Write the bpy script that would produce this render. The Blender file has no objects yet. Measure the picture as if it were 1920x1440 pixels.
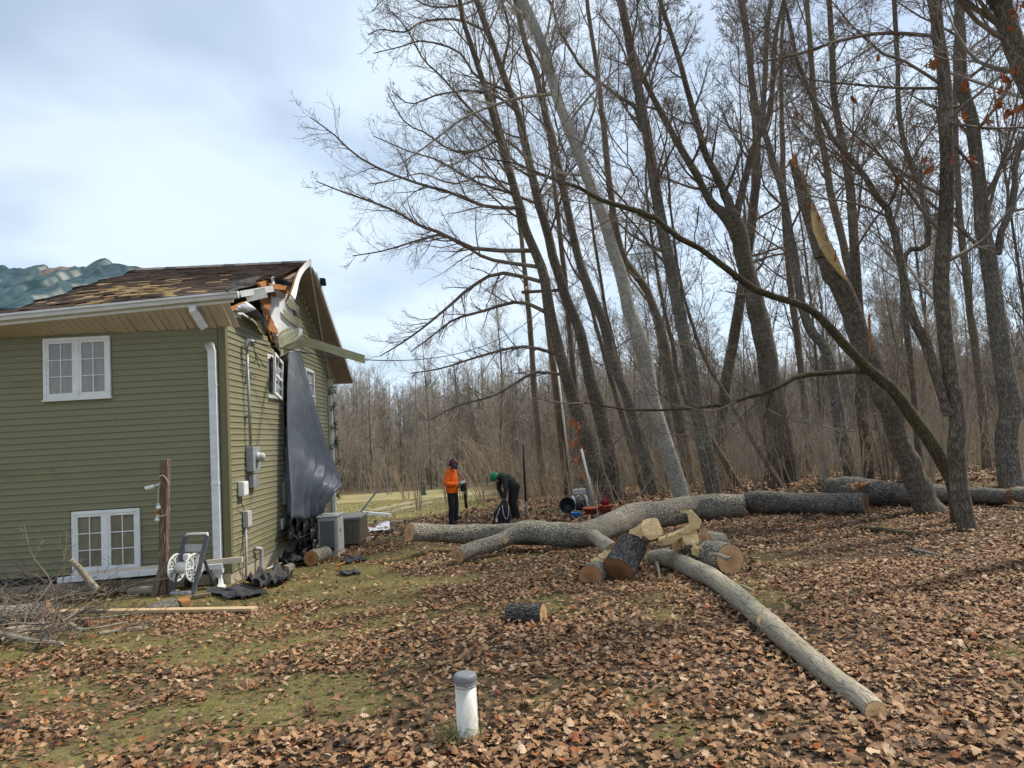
import bpy, bmesh, math, random
import numpy as np
from mathutils import Vector, Matrix
rng = np.random.default_rng(11); random.seed(5)
SC = bpy.context.scene; COL = SC.collection
# ---------------------------------------------------------------- camera
F = 1331.0; PITCH = math.radians(4.07); ROLL = math.radians(3.3); CAM = np.array([0, 0, 1.4])
fw = np.array([0, math.cos(PITCH), math.sin(PITCH)]); r0 = np.array([1., 0, 0]); u0 = np.cross(r0, fw)
RR = math.cos(ROLL)*r0 - math.sin(ROLL)*u0; UU = math.sin(ROLL)*r0 + math.cos(ROLL)*u0
cd = bpy.data.cameras.new('camera'); cam = bpy.data.objects.new('camera', cd); COL.objects.link(cam)
cd.sensor_fit = 'HORIZONTAL'; cd.sensor_width = 36; cd.lens = F/1920*36; cd.clip_start = .05; cd.clip_end = 3000
cam.matrix_world = Matrix(((RR[0], UU[0], -fw[0], CAM[0]), (RR[1], UU[1], -fw[1], CAM[1]), (RR[2], UU[2], -fw[2], CAM[2]), (0, 0, 0, 1)))
SC.camera = cam
# ---------------------------------------------------------------- sky, sun, exposure
SUN = Vector((.76, .36, 1.0)).normalized()
wd = bpy.data.worlds.new('World'); SC.world = wd; wd.use_nodes = True
nt = wd.node_tree; nt.nodes.clear(); N = nt.nodes.new; K = nt.links.new
wo = N('ShaderNodeOutputWorld'); bg = N('ShaderNodeBackground'); bg.inputs[1].default_value = .1
sky = N('ShaderNodeTexSky'); sky.sky_type = 'NISHITA'; sky.sun_disc = False
sky.sun_elevation = math.asin(SUN.z); sky.sun_rotation = math.atan2(SUN.x, SUN.y); sky.altitude = 200; sky.air_density = 1.0; sky.dust_density = 1.0; sky.ozone_density = 1.0
tc = N('ShaderNodeTexCoord'); sx = N('ShaderNodeSeparateXYZ'); K(tc.outputs['Generated'], sx.inputs[0])
ad = N('ShaderNodeMath'); ad.operation = 'ADD'; ad.inputs[1].default_value = .22; K(sx.outputs[2], ad.inputs[0])
mx = N('ShaderNodeMath'); mx.operation = 'MAXIMUM'; mx.inputs[1].default_value = .05; K(ad.outputs[0], mx.inputs[0])
dx = N('ShaderNodeMath'); dx.operation = 'DIVIDE'; K(sx.outputs[0], dx.inputs[0]); K(mx.outputs[0], dx.inputs[1])
dy = N('ShaderNodeMath'); dy.operation = 'DIVIDE'; K(sx.outputs[1], dy.inputs[0]); K(mx.outputs[0], dy.inputs[1])
cb = N('ShaderNodeCombineXYZ'); K(dx.outputs[0], cb.inputs[0]); K(dy.outputs[0], cb.inputs[1])
n1 = N('ShaderNodeTexNoise'); n1.inputs['Scale'].default_value = 1.5; n1.inputs['Detail'].default_value = 4; n1.inputs['Roughness'].default_value = .42; n1.inputs['Distortion'].default_value = .15; K(cb.outputs[0], n1.inputs['Vector'])
n2 = N('ShaderNodeTexNoise'); n2.inputs['Scale'].default_value = .7; n2.inputs['Detail'].default_value = 4; K(cb.outputs[0], n2.inputs['Vector'])
r1 = N('ShaderNodeMapRange'); r1.interpolation_type = 'SMOOTHSTEP'; r1.inputs[1].default_value = .32; r1.inputs[2].default_value = .58; r1.inputs[3].default_value = .45; r1.inputs[4].default_value = .97; K(n1.outputs[0], r1.inputs[0])
r2 = N('ShaderNodeMapRange'); r2.inputs[1].default_value = .3; r2.inputs[2].default_value = .7; K(n2.outputs[0], r2.inputs[0])
cc = N('ShaderNodeMix'); cc.data_type = 'RGBA'; K(r2.outputs[0], cc.inputs['Factor'])
cc.inputs['A'].default_value = (5.5, 6.9, 8.3, 1); cc.inputs['B'].default_value = (6.5, 7.2, 8.1, 1)
mm = N('ShaderNodeMix'); mm.data_type = 'RGBA'; K(r1.outputs[0], mm.inputs['Factor']); K(sky.outputs[0], mm.inputs['A']); K(cc.outputs['Result'], mm.inputs['B'])
K(mm.outputs['Result'], bg.inputs[0]); K(bg.outputs[0], wo.inputs[0])
sl = bpy.data.lights.new('sun', 'SUN'); sl.energy = 3.7; sl.angle = math.radians(4); sl.color = (1, .92, .80)
so = bpy.data.objects.new('sun', sl); COL.objects.link(so); so.rotation_euler = SUN.to_track_quat('Z', 'Y').to_euler(); so.location = (20, 15, 40)
vs = SC.view_settings; vs.view_transform = 'Standard'; vs.look = 'None'; vs.gamma = 1; vs.exposure = .5; vs.use_curve_mapping = False
cy = SC.cycles; cy.max_bounces = 4; cy.diffuse_bounces = 3; cy.glossy_bounces = 2; cy.transmission_bounces = 3; cy.transparent_max_bounces = 8
cy.use_adaptive_sampling = True; cy.adaptive_threshold = .02; cy.use_denoising = True
# ---------------------------------------------------------------- picking points in the place
def ray(x, y): return fw*F + (x-960)*RR - (y-720)*UU
def at(x, y, Y):
    d = ray(x, y); return CAM + d*(Y/d[1])
def ss(a, b, x):
    t = np.clip((x-a)/(b-a), 0, 1); return t*t*(3-2*t)
def gz(x, y):
    x = np.asarray(x, float); y = np.asarray(y, float)
    z = -.047*np.minimum(y, 100) + .06*np.clip(x-1, 0, 8)*ss(10, 20, y)*(1-ss(30, 60, y))
    z = z - .2*ss(-1.5, -4, x)*ss(6, 11, y)*(1-ss(20, 35, y))
    z = z + .018*np.sin(x*1.7+.6*y)*np.sin(y*1.3-.4*x) + .008*np.sin(x*4.1+1)*np.sin(y*3.7)
    return z
_Y = np.linspace(1, 150, 6000)
def gp(x, y):
    d = ray(x, y); P = CAM[:, None] + d[:, None]*(_Y/d[1]); s = P[2]-gz(P[0], P[1])
    i = int(np.argmax(s < 0)); return P[:, i].copy()
def gpt(x, y):
    p = gp(x, y); p[2] = gz(p[0], p[1]); return p
HROT = math.radians(2.3); H0 = at(434, 1092, 11.6); H0[2] = -.73
_c, _s = math.cos(HROT), math.sin(HROT)
def h2w(p): return np.array([H0[0]+_c*p[0]-_s*p[1], H0[1]+_s*p[0]+_c*p[1], H0[2]+p[2]])
def w2h(p):
    q = np.asarray(p)-H0; return np.array([_c*q[0]+_s*q[1], -_s*q[0]+_c*q[1], q[2]])
def hp(x, y, n, c):
    o = w2h(CAM); d = w2h(H0+ray(x, y)); n = np.array(n, float); t = (c-n@o)/(n@d); return o+d*t
# ---------------------------------------------------------------- mesh helpers
def mk(name, V, Fs, mat, parent=None, smooth=False, uv=None, col=None, link=True):
    """Fs: list of arrays (M,3)/(M,4) or list of index tuples."""
    me = bpy.data.meshes.new(name); V = np.asarray(V, np.float32).reshape(-1, 3)
    if isinstance(Fs, np.ndarray): Fs = [Fs]
    if len(Fs) and isinstance(Fs[0], np.ndarray):
        Fs = [f for f in Fs if len(f)]
        loops = np.concatenate([f.ravel() for f in Fs]).astype(np.int32)
        tot = np.concatenate([np.full(len(f), f.shape[1]) for f in Fs]).astype(np.int32)
    else:
        loops = np.array([i for f in Fs for i in f], np.int32); tot = np.array([len(f) for f in Fs], np.int32)
    st = np.concatenate([[0], np.cumsum(tot)[:-1]]).astype(np.int32) if len(tot) else np.zeros(0, np.int32)
    me.vertices.add(len(V)); me.vertices.foreach_set('co', V.ravel())
    me.loops.add(len(loops)); me.loops.foreach_set('vertex_index', loops)
    me.polygons.add(len(tot)); me.polygons.foreach_set('loop_start', st)
    try: me.polygons.foreach_set('loop_total', tot)
    except Exception: pass
    me.update(calc_edges=True)
    me.polygons.foreach_set('use_smooth', np.full(len(me.polygons), bool(smooth)))
    if uv is not None:
        l = me.uv_layers.new(name='UVMap'); uv = np.asarray(uv, np.float32)
        li = np.empty(len(me.loops), np.int32); me.loops.foreach_get('vertex_index', li); l.data.foreach_set('uv', uv[li].ravel())
    if col is not None:
        a = me.color_attributes.new('col', 'FLOAT_COLOR', 'POINT'); c = np.ones((len(V), 4), np.float32); c[:, :3] = col; a.data.foreach_set('color', c.ravel())
    if mat is not None: me.materials.append(mat)
    o = bpy.data.objects.new(name, me)
    if link: COL.objects.link(o)
    if parent is not None: o.parent = parent
    return o
def tag(o, label=None, cat=None, group=None, kind=None):
    if label: o['label'] = label
    if cat: o['category'] = cat
    if group: o['group'] = group
    if kind: o['kind'] = kind
    return o
def thing(name, label, cat, loc=(0, 0, 0), rz=0, group=None):
    o = bpy.data.objects.new(name, None); COL.objects.link(o); o.location = tuple(map(float, loc)); o.rotation_euler = (0, 0, rz); o.empty_display_size = .1
    return tag(o, label, cat, group)
class MB:
    def __init__(s): s.v = []; s.f = []
    def add(s, V, Fc):
        b = len(s.v); s.v += [tuple(map(float, p)) for p in V]; s.f += [tuple(int(i)+b for i in f) for f in Fc]; return s
    def box(s, c, d, rot=None):
        d = np.array(d)/2; P = np.array([(x, y, z) for x in (-1, 1) for y in (-1, 1) for z in (-1, 1)])*d
        if rot is not None: P = P@np.array(rot).T
        return s.add(P+np.array(c), [(0, 1, 3, 2), (4, 6, 7, 5), (0, 4, 5, 1), (2, 3, 7, 6), (0, 2, 6, 4), (1, 5, 7, 3)])
    def b2(s, lo, hi): lo = np.array(lo, float); hi = np.array(hi, float); return s.box((lo+hi)/2, hi-lo)
    def beam(s, p0, p1, w, h, up=(0, 0, 1)):
        p0 = np.array(p0, float); p1 = np.array(p1, float); t = p1-p0; L = np.linalg.norm(t); t /= L
        a = np.cross(up, t); a /= np.linalg.norm(a)+1e-9; b = np.cross(t, a)
        return s.box((p0+p1)/2, (L, w, h), np.stack([t, a, b], 1))
    def tube(s, P, r, n=8, caps=True):
        P = np.array(P, float); r = np.broadcast_to(np.array(r, float), (len(P),)); V, Q = tubes(P[None], r[None], n)
        b = len(s.v); s.add(V, Q)
        if caps: s.f += [tuple(range(b+n-1, b-1, -1)), tuple(range(b+(len(P)-1)*n, b+len(P)*n))]
        return s
    def prism(s, poly, ext):
        poly = np.array(poly, float); n = len(poly); ext = np.array(ext, float)
        return s.add(np.vstack([poly, poly+ext]), [tuple(range(n-1, -1, -1)), tuple(range(n, 2*n))]+[(i, (i+1) % n, n+(i+1) % n, n+i) for i in range(n)])
    def lathe(s, prof, n=20, M=None, c=(0, 0, 0)):
        prof = np.array(prof, float); a = np.arange(n)/n*2*np.pi; V = []
        for r, z in prof: V += [(r*math.cos(t), r*math.sin(t), z) for t in a]
        V = np.array(V)
        if M is not None: V = V@np.array(M).T
        V = V+np.array(c); Q = [(i*n+j, i*n+(j+1) % n, (i+1)*n+(j+1) % n, (i+1)*n+j) for i in range(len(prof)-1) for j in range(n)]
        return s.add(V, Q)
    def sheet(s, G):
        G = np.array(G, float); a, b = G.shape[:2]
        return s.add(G.reshape(-1, 3), [(i*b+j, i*b+j+1, (i+1)*b+j+1, (i+1)*b+j) for i in range(a-1) for j in range(b-1)])
    def build(s, name, mat, parent=None, smooth=False, bevel=0, solid=0, sub=0, org=None):
        V = np.array(s.v)
        if org is not None: V = V-np.array(org)
        o = mk(name, V, s.f, mat, parent, smooth)
        if solid: m = o.modifiers.new('thick', 'SOLIDIFY'); m.thickness = solid; m.offset = 0
        if bevel: m = o.modifiers.new('bevel', 'BEVEL'); m.width = bevel; m.segments = 2; m.limit_method = 'ANGLE'
        if sub: m = o.modifiers.new('sub', 'SUBSURF'); m.levels = m.render_levels = sub
        return o
def tubes(P, R, n, wob=0.0):
    """P (B,N,3), R (B,N) -> verts, quads"""
    B, M = P.shape[:2]; T = np.empty_like(P); T[:, 1:-1] = P[:, 2:]-P[:, :-2]; T[:, 0] = P[:, 1]-P[:, 0]; T[:, -1] = P[:, -1]-P[:, -2]
    T /= np.linalg.norm(T, axis=2, keepdims=True)+1e-9
    mt = P[:, -1]-P[:, 0]; mt /= np.linalg.norm(mt, axis=1, keepdims=True)+1e-9
    ref = np.where(np.abs(mt[:, 2:3]) < .8, np.array([[0, 0, 1.]]), np.array([[1., 0, 0]])); ref = ref-(ref*mt).sum(1, keepdims=True)*mt
    a = ref[:, None]-(ref[:, None]*T).sum(2, keepdims=True)*T; a /= np.linalg.norm(a, axis=2, keepdims=True)+1e-9; b = np.cross(T, a)
    th = np.arange(n)/n*2*np.pi; Rn = R[..., None]*np.ones(n)
    if wob: Rn = Rn*(1+wob*rng.standard_normal(Rn.shape))
    V = P[:, :, None]+Rn[..., None]*(np.cos(th)[:, None]*a[:, :, None]+np.sin(th)[:, None]*b[:, :, None])
    i = (np.arange(B)[:, None, None]*M+np.arange(M-1)[None, :, None])*n; j = np.arange(n); k = (j+1) % n
    Q = np.stack([i+j, i+k, i+n+k, i+n+j], -1).reshape(-1, 4)
    return V.reshape(-1, 3), Q
def join(parts):
    b = 0; Vs = []; Fs = []
    for V, Q in parts: Vs.append(V); Fs.append(Q+b); b += len(V)
    return np.concatenate(Vs), Fs
def spline(P, n):
    P = np.array(P, float); m = len(P); Q = np.vstack([2*P[0]-P[1], P, 2*P[-1]-P[-2]]); o = []
    for t in np.linspace(0, m-1, n):
        i = min(int(t), m-2); u = t-i; a, b, c, d = Q[i:i+4]
        o.append(.5*((2*b)+(c-a)*u+(2*a-5*b+4*c-d)*u*u+(3*b-a-3*c+d)*u**3))
    return np.array(o)
def copy_tree(o, parent=None):
    c = o.copy(); COL.objects.link(c); c.parent = parent
    for ch in list(o.children): copy_tree(ch, c)
    return c
def vnoise(P, scale, seed=0):
    """cheap smooth value noise at points (n,3) in -1..1"""
    if len(P) == 1:
        q = [float(v)*scale+seed*17.3 for v in P[0]]; i = [math.floor(v) for v in q]; f = [(v-w)**2*(3-2*(v-w)) for v, w in zip(q, i)]; o = 0.
        for a in (0, 1):
            for b in (0, 1):
                for c in (0, 1):
                    h = ((i[0]+a)*73856093 ^ (i[1]+b)*19349663 ^ (i[2]+c)*83492791) & 0xffff; o += (((h*40503) & 0xffff)/65535.*2-1)*(f[0] if a else 1-f[0])*(f[1] if b else 1-f[1])*(f[2] if c else 1-f[2])
        return np.array([o])
    P = np.asarray(P, float)*scale+seed*17.3; i = np.floor(P).astype(np.int64); f = P-i; f = f*f*(3-2*f); out = 0
    for a in (0, 1):
        for b in (0, 1):
            for c in (0, 1):
                h = ((i[:, 0]+a)*73856093 ^ (i[:, 1]+b)*19349663 ^ (i[:, 2]+c)*83492791) & 0xffff; h = ((h*40503) & 0xffff)/65535.*2-1
                out = out+h*np.where(a, f[:, 0], 1-f[:, 0])*np.where(b, f[:, 1], 1-f[:, 1])*np.where(c, f[:, 2], 1-f[:, 2])
    return out
# ---------------------------------------------------------------- materials
def newmat(name):
    m = bpy.data.materials.new(name); m.use_nodes = True; t = m.node_tree; p = t.nodes['Principled BSDF']; return m, t, p
def pmat(name, c, rough=.6, c2=None, scale=6, stretch=(1, 1, 1), lo=.35, hi=.65, bump=0, bscale=None, metal=0, detail=6, spec=.3, coord='Object', dist=0, sheen=0, c3=None, scale3=40, f3=.5):
    m, t, p = newmat(name); n = t.nodes.new; k = t.links.new
    p.inputs['Base Color'].default_value = (*c, 1); p.inputs['Roughness'].default_value = rough; p.inputs['Metallic'].default_value = metal; p.inputs['Specular IOR Level'].default_value = spec
    tc = n('ShaderNodeTexCoord'); mp = n('ShaderNodeMapping'); mp.inputs['Scale'].default_value = stretch; k(tc.outputs[coord], mp.inputs[0])
    def noise(s, d=detail):
        x = n('ShaderNodeTexNoise'); x.inputs['Scale'].default_value = s; x.inputs['Detail'].default_value = d; x.inputs['Roughness'].default_value = .6; x.inputs['Distortion'].default_value = dist; k(mp.outputs[0], x.inputs['Vector']); return x
    if c2:
        x = noise(scale); r = n('ShaderNodeMapRange'); r.inputs[1].default_value = lo; r.inputs[2].default_value = hi; k(x.outputs[0], r.inputs[0])
        g = n('ShaderNodeMix'); g.data_type = 'RGBA'; g.inputs['A'].default_value = (*c, 1); g.inputs['B'].default_value = (*c2, 1); k(r.outputs[0], g.inputs['Factor']); out = g.outputs['Result']
        if c3:
            x3 = noise(scale3); r3 = n('ShaderNodeMapRange'); r3.inputs[1].default_value = f3; r3.inputs[2].default_value = f3+.15; k(x3.outputs[0], r3.inputs[0])
            g3 = n('ShaderNodeMix'); g3.data_type = 'RGBA'; k(out, g3.inputs['A']); g3.inputs['B'].default_value = (*c3, 1); k(r3.outputs[0], g3.inputs['Factor']); out = g3.outputs['Result']
        k(out, p.inputs['Base Color'])
    if bump:
        x = noise(bscale or scale*3); bm = n('ShaderNodeBump'); bm.inputs['Strength'].default_value = bump; bm.inputs['Distance'].default_value = .02; k(x.outputs[0], bm.inputs['Height']); k(bm.outputs[0], p.inputs['Normal'])
    return m
def barkmat(name, dark, light, moss=None, mossf=.6, vs=40, bump=.9, lichen=None, style='furrow', stretch=.16, crack=.22):
    """furrowed or plated bark in the stem's own (around, along) coordinates"""
    m, t, p = newmat(name); n = t.nodes.new; k = t.links.new; p.inputs['Roughness'].default_value = .9; p.inputs['Specular IOR Level'].default_value = .15
    uvn = n('ShaderNodeUVMap'); tc = n('ShaderNodeTexCoord')
    dn = n('ShaderNodeTexNoise'); dn.inputs['Scale'].default_value = 7; dn.inputs['Detail'].default_value = 5; k(tc.outputs['Object'], dn.inputs['Vector'])
    mixv = n('ShaderNodeVectorMath'); mixv.operation = 'MULTIPLY_ADD'; k(dn.outputs['Color'], mixv.inputs[0]); mixv.inputs[1].default_value = (.06, .12, .0); k(uvn.outputs[0], mixv.inputs[2])
    mp2 = n('ShaderNodeMapping'); mp2.inputs['Scale'].default_value = (vs, vs*stretch, 1); k(mixv.outputs[0], mp2.inputs[0])
    fn = n('ShaderNodeTexNoise'); fn.inputs['Scale'].default_value = 38; fn.inputs['Detail'].default_value = 7; fn.inputs['Roughness'].default_value = .72; k(tc.outputs['Object'], fn.inputs['Vector'])
    if style == 'furrow':
        fu = n('ShaderNodeTexNoise'); fu.inputs['Scale'].default_value = 1; fu.inputs['Detail'].default_value = 4; fu.inputs['Roughness'].default_value = .55; k(mp2.outputs[0], fu.inputs['Vector'])
        sb = n('ShaderNodeMath'); sb.operation = 'SUBTRACT'; sb.inputs[1].default_value = .5; k(fu.outputs[0], sb.inputs[0]); ab = n('ShaderNodeMath'); ab.operation = 'ABSOLUTE'; k(sb.outputs[0], ab.inputs[0]); src = ab.outputs[0]; lo, hi = .0, .12
    else:
        vo = n('ShaderNodeTexVoronoi'); vo.feature = 'DISTANCE_TO_EDGE'; vo.inputs['Scale'].default_value = 1; k(mp2.outputs[0], vo.inputs['Vector']); src = vo.outputs['Distance']; lo, hi = .0, crack
    r = n('ShaderNodeMapRange'); r.inputs[1].default_value = lo; r.inputs[2].default_value = hi; r.inputs[3].default_value = .25; k(src, r.inputs[0])
    mu = n('ShaderNodeMath'); mu.operation = 'MULTIPLY'; k(r.outputs[0], mu.inputs[0]); k(fn.outputs[0], mu.inputs[1])
    mr = n('ShaderNodeMapRange'); mr.inputs[1].default_value = .12; mr.inputs[2].default_value = .60; k(mu.outputs[0], mr.inputs[0])
    g = n('ShaderNodeMix'); g.data_type = 'RGBA'; g.inputs['A'].default_value = (*dark, 1); g.inputs['B'].default_value = (*light, 1); k(mr.outputs[0], g.inputs['Factor']); out = g.outputs['Result']
    big = n('ShaderNodeTexNoise'); big.inputs['Scale'].default_value = 1.3; big.inputs['Detail'].default_value = 4; k(tc.outputs['Object'], big.inputs['Vector']); br = n('ShaderNodeMapRange'); br.inputs[1].default_value = .3; br.inputs[2].default_value = .7; br.inputs[3].default_value = .72; br.inputs[4].default_value = 1.2; k(big.outputs[0], br.inputs[0])
    sc = n('ShaderNodeVectorMath'); sc.operation = 'SCALE'; k(out, sc.inputs[0]); k(br.outputs[0], sc.inputs['Scale']); out = sc.outputs[0]
    for c, f, s_ in ((moss, mossf, 2.2), (lichen, .58, 9)):
        if c:
            x = n('ShaderNodeTexNoise'); x.inputs['Scale'].default_value = s_; x.inputs['Detail'].default_value = 8; x.inputs['Roughness'].default_value = .7; k(tc.outputs['Object'], x.inputs['Vector'])
            q = n('ShaderNodeMapRange'); q.inputs[1].default_value = f-.08; q.inputs[2].default_value = f+.12; q.inputs[4].default_value = .7; k(x.outputs[0], q.inputs[0]); qm = n('ShaderNodeMath'); qm.operation = 'MULTIPLY'; k(q.outputs[0], qm.inputs[0]); k(mr.outputs[0], qm.inputs[1])
            h = n('ShaderNodeMix'); h.data_type = 'RGBA'; k(out, h.inputs['A']); h.inputs['B'].default_value = (*c, 1); k(qm.outputs[0], h.inputs['Factor']); out = h.outputs['Result']
    k(out, p.inputs['Base Color'])
    bm = n('ShaderNodeBump'); bm.inputs['Strength'].default_value = bump; bm.inputs['Distance'].default_value = .015; k(mu.outputs[0], bm.inputs['Height']); k(bm.outputs[0], p.inputs['Normal'])
    return m
def colmat(name, rough=.75, var=0.0):
    m, t, p = newmat(name); a = t.nodes.new('ShaderNodeAttribute'); a.attribute_name = 'col'; t.links.new(a.outputs[0], p.inputs['Base Color']); p.inputs['Roughness'].default_value = rough; p.inputs['Specular IOR Level'].default_value = .25
    return m
def cutmat(name, pale, ring, core):
    m, t, p = newmat(name); n = t.nodes.new; k = t.links.new; p.inputs['Roughness'].default_value = .85; p.inputs['Specular IOR Level'].default_value = .15
    u = n('ShaderNodeUVMap'); tc = n('ShaderNodeTexCoord'); dn = n('ShaderNodeTexNoise'); dn.inputs['Scale'].default_value = 14; dn.inputs['Detail'].default_value = 3; k(tc.outputs['Object'], dn.inputs['Vector'])
    ml = n('ShaderNodeVectorMath'); ml.operation = 'MULTIPLY_ADD'; k(dn.outputs['Color'], ml.inputs[0]); ml.inputs[1].default_value = (.25, .25, 0); k(u.outputs[0], ml.inputs[2])
    sb = n('ShaderNodeVectorMath'); sb.operation = 'SUBTRACT'; k(ml.outputs[0], sb.inputs[0]); sb.inputs[1].default_value = (.125, .125, 0)
    ln = n('ShaderNodeVectorMath'); ln.operation = 'LENGTH'; k(sb.outputs[0], ln.inputs[0])
    sn = n('ShaderNodeMath'); sn.operation = 'MULTIPLY'; sn.inputs[1].default_value = 70; k(ln.outputs['Value'], sn.inputs[0]); s2 = n('ShaderNodeMath'); s2.operation = 'SINE'; k(sn.outputs[0], s2.inputs[0])
    r = n('ShaderNodeMapRange'); r.inputs[1].default_value = -1; r.inputs[3].default_value = 0; r.inputs[4].default_value = .45; k(s2.outputs[0], r.inputs[0])
    g = n('ShaderNodeMix'); g.data_type = 'RGBA'; g.inputs['A'].default_value = (*pale, 1); g.inputs['B'].default_value = (*ring, 1); k(r.outputs[0], g.inputs['Factor'])
    cr = n('ShaderNodeMapRange'); cr.inputs[1].default_value = .62; cr.inputs[2].default_value = .25; k(ln.outputs['Value'], cr.inputs[0])
    big = n('ShaderNodeTexNoise'); big.inputs['Scale'].default_value = 9; big.inputs['Detail'].default_value = 5; k(tc.outputs['Object'], big.inputs['Vector'])
    cm = n('ShaderNodeMath'); cm.operation = 'MULTIPLY'; k(cr.outputs[0], cm.inputs[0]); k(big.outputs[0], cm.inputs[1])
    h = n('ShaderNodeMix'); h.data_type = 'RGBA'; k(g.outputs['Result'], h.inputs['A']); h.inputs['B'].default_value = (*core, 1); k(cm.outputs[0], h.inputs['Factor'])
    kf = n('ShaderNodeMapping'); kf.inputs['Scale'].default_value = (3, 26, 1); kf.inputs['Rotation'].default_value = (0, 0, .5); k(u.outputs[0], kf.inputs[0]); kn = n('ShaderNodeTexNoise'); kn.inputs['Scale'].default_value = 1; kn.inputs['Detail'].default_value = 4; k(kf.outputs[0], kn.inputs['Vector'])
    kr = n('ShaderNodeMapRange'); kr.inputs[1].default_value = .3; kr.inputs[2].default_value = .7; kr.inputs[3].default_value = .62; kr.inputs[4].default_value = 1.15; k(kn.outputs[0], kr.inputs[0]); ksc = n('ShaderNodeVectorMath'); ksc.operation = 'SCALE'; k(h.outputs['Result'], ksc.inputs[0]); k(kr.outputs[0], ksc.inputs['Scale'])
    k(ksc.outputs[0], p.inputs['Base Color'])
    bm = n('ShaderNodeBump'); bm.inputs['Strength'].default_value = .4; bm.inputs['Distance'].default_value = .01; k(dn.outputs[0], bm.inputs['Height']); k(bm.outputs[0], p.inputs['Normal'])
    return m
M = {}
M['bark_brown'] = barkmat('brown bark', (.055, .043, .032), (.265, .220, .168), moss=(.11, .115, .045), mossf=.66)
M['bark_grey'] = barkmat('grey bark', (.065, .057, .047), (.31, .275, .225), moss=(.13, .135, .06), mossf=.66)
M['bark_silver'] = barkmat('silver bark', (.16, .145, .12), (.52, .49, .42), vs=22, stretch=.9, bump=.3)
M['bark_moss'] = barkmat('mossy bark', (.035, .028, .018), (.17, .135, .085), moss=(.12, .115, .035), mossf=.52, vs=50)
M['bark_log'] = barkmat('log bark', (.05, .044, .036), (.40, .36, .29), vs=42, stretch=.45, bump=1.0, lichen=(.40, .40, .31), moss=(.20, .20, .09), mossf=.62, style='plate')
M['bark_dark'] = barkmat('wet dark bark', (.016, .014, .014), (.16, .145, .135), vs=46, stretch=.3, bump=1.0, lichen=(.24, .22, .2), style='plate')
M['bark_mid'] = barkmat('weathered log bark', (.03, .026, .023), (.24, .215, .185), vs=44, stretch=.28, bump=1.0, lichen=(.30, .28, .24), style='plate')
M['bark_tan'] = barkmat('tan bark', (.075, .058, .042), (.33, .27, .20), moss=(.14, .14, .06), mossf=.62, vs=60, stretch=.12)
M['bark_smooth'] = barkmat('smooth pale bark', (.14, .115, .085), (.385, .34, .26), vs=34, stretch=.085, bump=.6, moss=(.25, .23, .10), mossf=.56, lichen=(.30, .29, .22), style='plate', crack=.07)
M['twig'] = pmat('twig', (.105, .078, .060), .85, (.21, .165, .125), 3)
M['twig_grey'] = pmat('grey twig', (.22, .185, .145), .85, (.36, .31, .25), 3)
M['twig_tan'] = pmat('tan twig', (.26, .20, .135), .85, (.40, .325, .23), 3)
M['twig_pale'] = pmat('pale twig', (.26, .23, .18), .8, (.38, .35, .29), 4)
M['cut'] = cutmat('sawn wood', (.58, .36, .19), (.44, .25, .12), (.28, .14, .07))
M['cut_red'] = cutmat('sawn red wood', (.40, .20, .095), (.30, .135, .06), (.15, .06, .03))
M['cut_pale'] = cutmat('fresh sawn wood', (.84, .57, .29), (.74, .46, .22), (.5, .26, .1))
M['bark_dark_end'] = cutmat('rotten sawn end', (.20, .11, .06), (.13, .065, .035), (.06, .03, .02))
M['split'] = pmat('split wood', (.88, .66, .35), .8, (.62, .40, .18), 11, (1, 6, 6), lo=.3, hi=.7, bump=1.0, bscale=26, c3=(.88, .70, .42), scale3=9, f3=.56)
M['lumber'] = pmat('lumber', (.52, .38, .22), .75, (.42, .29, .16), 4, (2, 8, 8), bump=.15)
M['old_wood'] = pmat('weathered wood', (.20, .155, .11), .85, (.10, .075, .055), 6, (6, 6, .6), bump=.6, bscale=14)
M['post_wood'] = pmat('old post wood', (.20, .125, .085), .9, (.085, .052, .038), 9, (5, 5, .6), bump=1.0, bscale=22, c3=(.36, .29, .23), scale3=11, f3=.53)
M['osb'] = pmat('broken sheathing', (.42, .19, .065), .85, (.26, .11, .04), 14, bump=.5, c3=(.60, .36, .16), scale3=30, f3=.58)
M['white'] = pmat('white trim', (.78, .78, .77), .45, (.66, .66, .65), 5, bump=.03)
M['alu'] = pmat('gutter white', (.74, .75, .76), .4, (.60, .61, .62), 3, (1, 3, 3))
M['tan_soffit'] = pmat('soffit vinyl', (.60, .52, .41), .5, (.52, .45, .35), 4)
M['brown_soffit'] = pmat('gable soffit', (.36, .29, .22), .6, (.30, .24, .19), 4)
M['siding'] = pmat('green siding', (.205, .192, .112), .5, (.185, .174, .101), 6, (.3, .3, 3), lo=.3, hi=.75, bump=.05, bscale=60, spec=.35)
M['siding_pale'] = pmat('pale loose siding', (.38, .375, .255), .5, (.32, .315, .21), 4)
M['siding_dirty'] = pmat('stained green siding', (.205, .196, .108), .55, (.14, .132, .076), 2.0, (1, 1, .6), lo=.42, hi=.75, bump=.05, bscale=60)
M['trim_green'] = pmat('green corner trim', (.155, .146, .075), .5, (.14, .132, .07), 3)
M['concrete'] = pmat('foundation', (.42, .37, .27), .9, (.30, .26, .19), 3, bump=.4, bscale=40)
M['dark'] = pmat('dark interior', (.035, .025, .02), .95, (.06, .04, .03), 3)  # near-black colour puts the darkness of the unlit rooms into the surface
M['felt'] = pmat('roofing felt', (.028, .028, .031), .8, (.055, .053, .055), 3, bump=.3, bscale=12)
M['wrap'] = pmat('housewrap', (.74, .76, .78), .55, (.62, .64, .66), 4, bump=.35, bscale=5)
M['teal'] = pmat('teal tarp', (.008, .038, .046), .45, (.011, .049, .057), 5, bump=.15, bscale=6, spec=.3)
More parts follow.
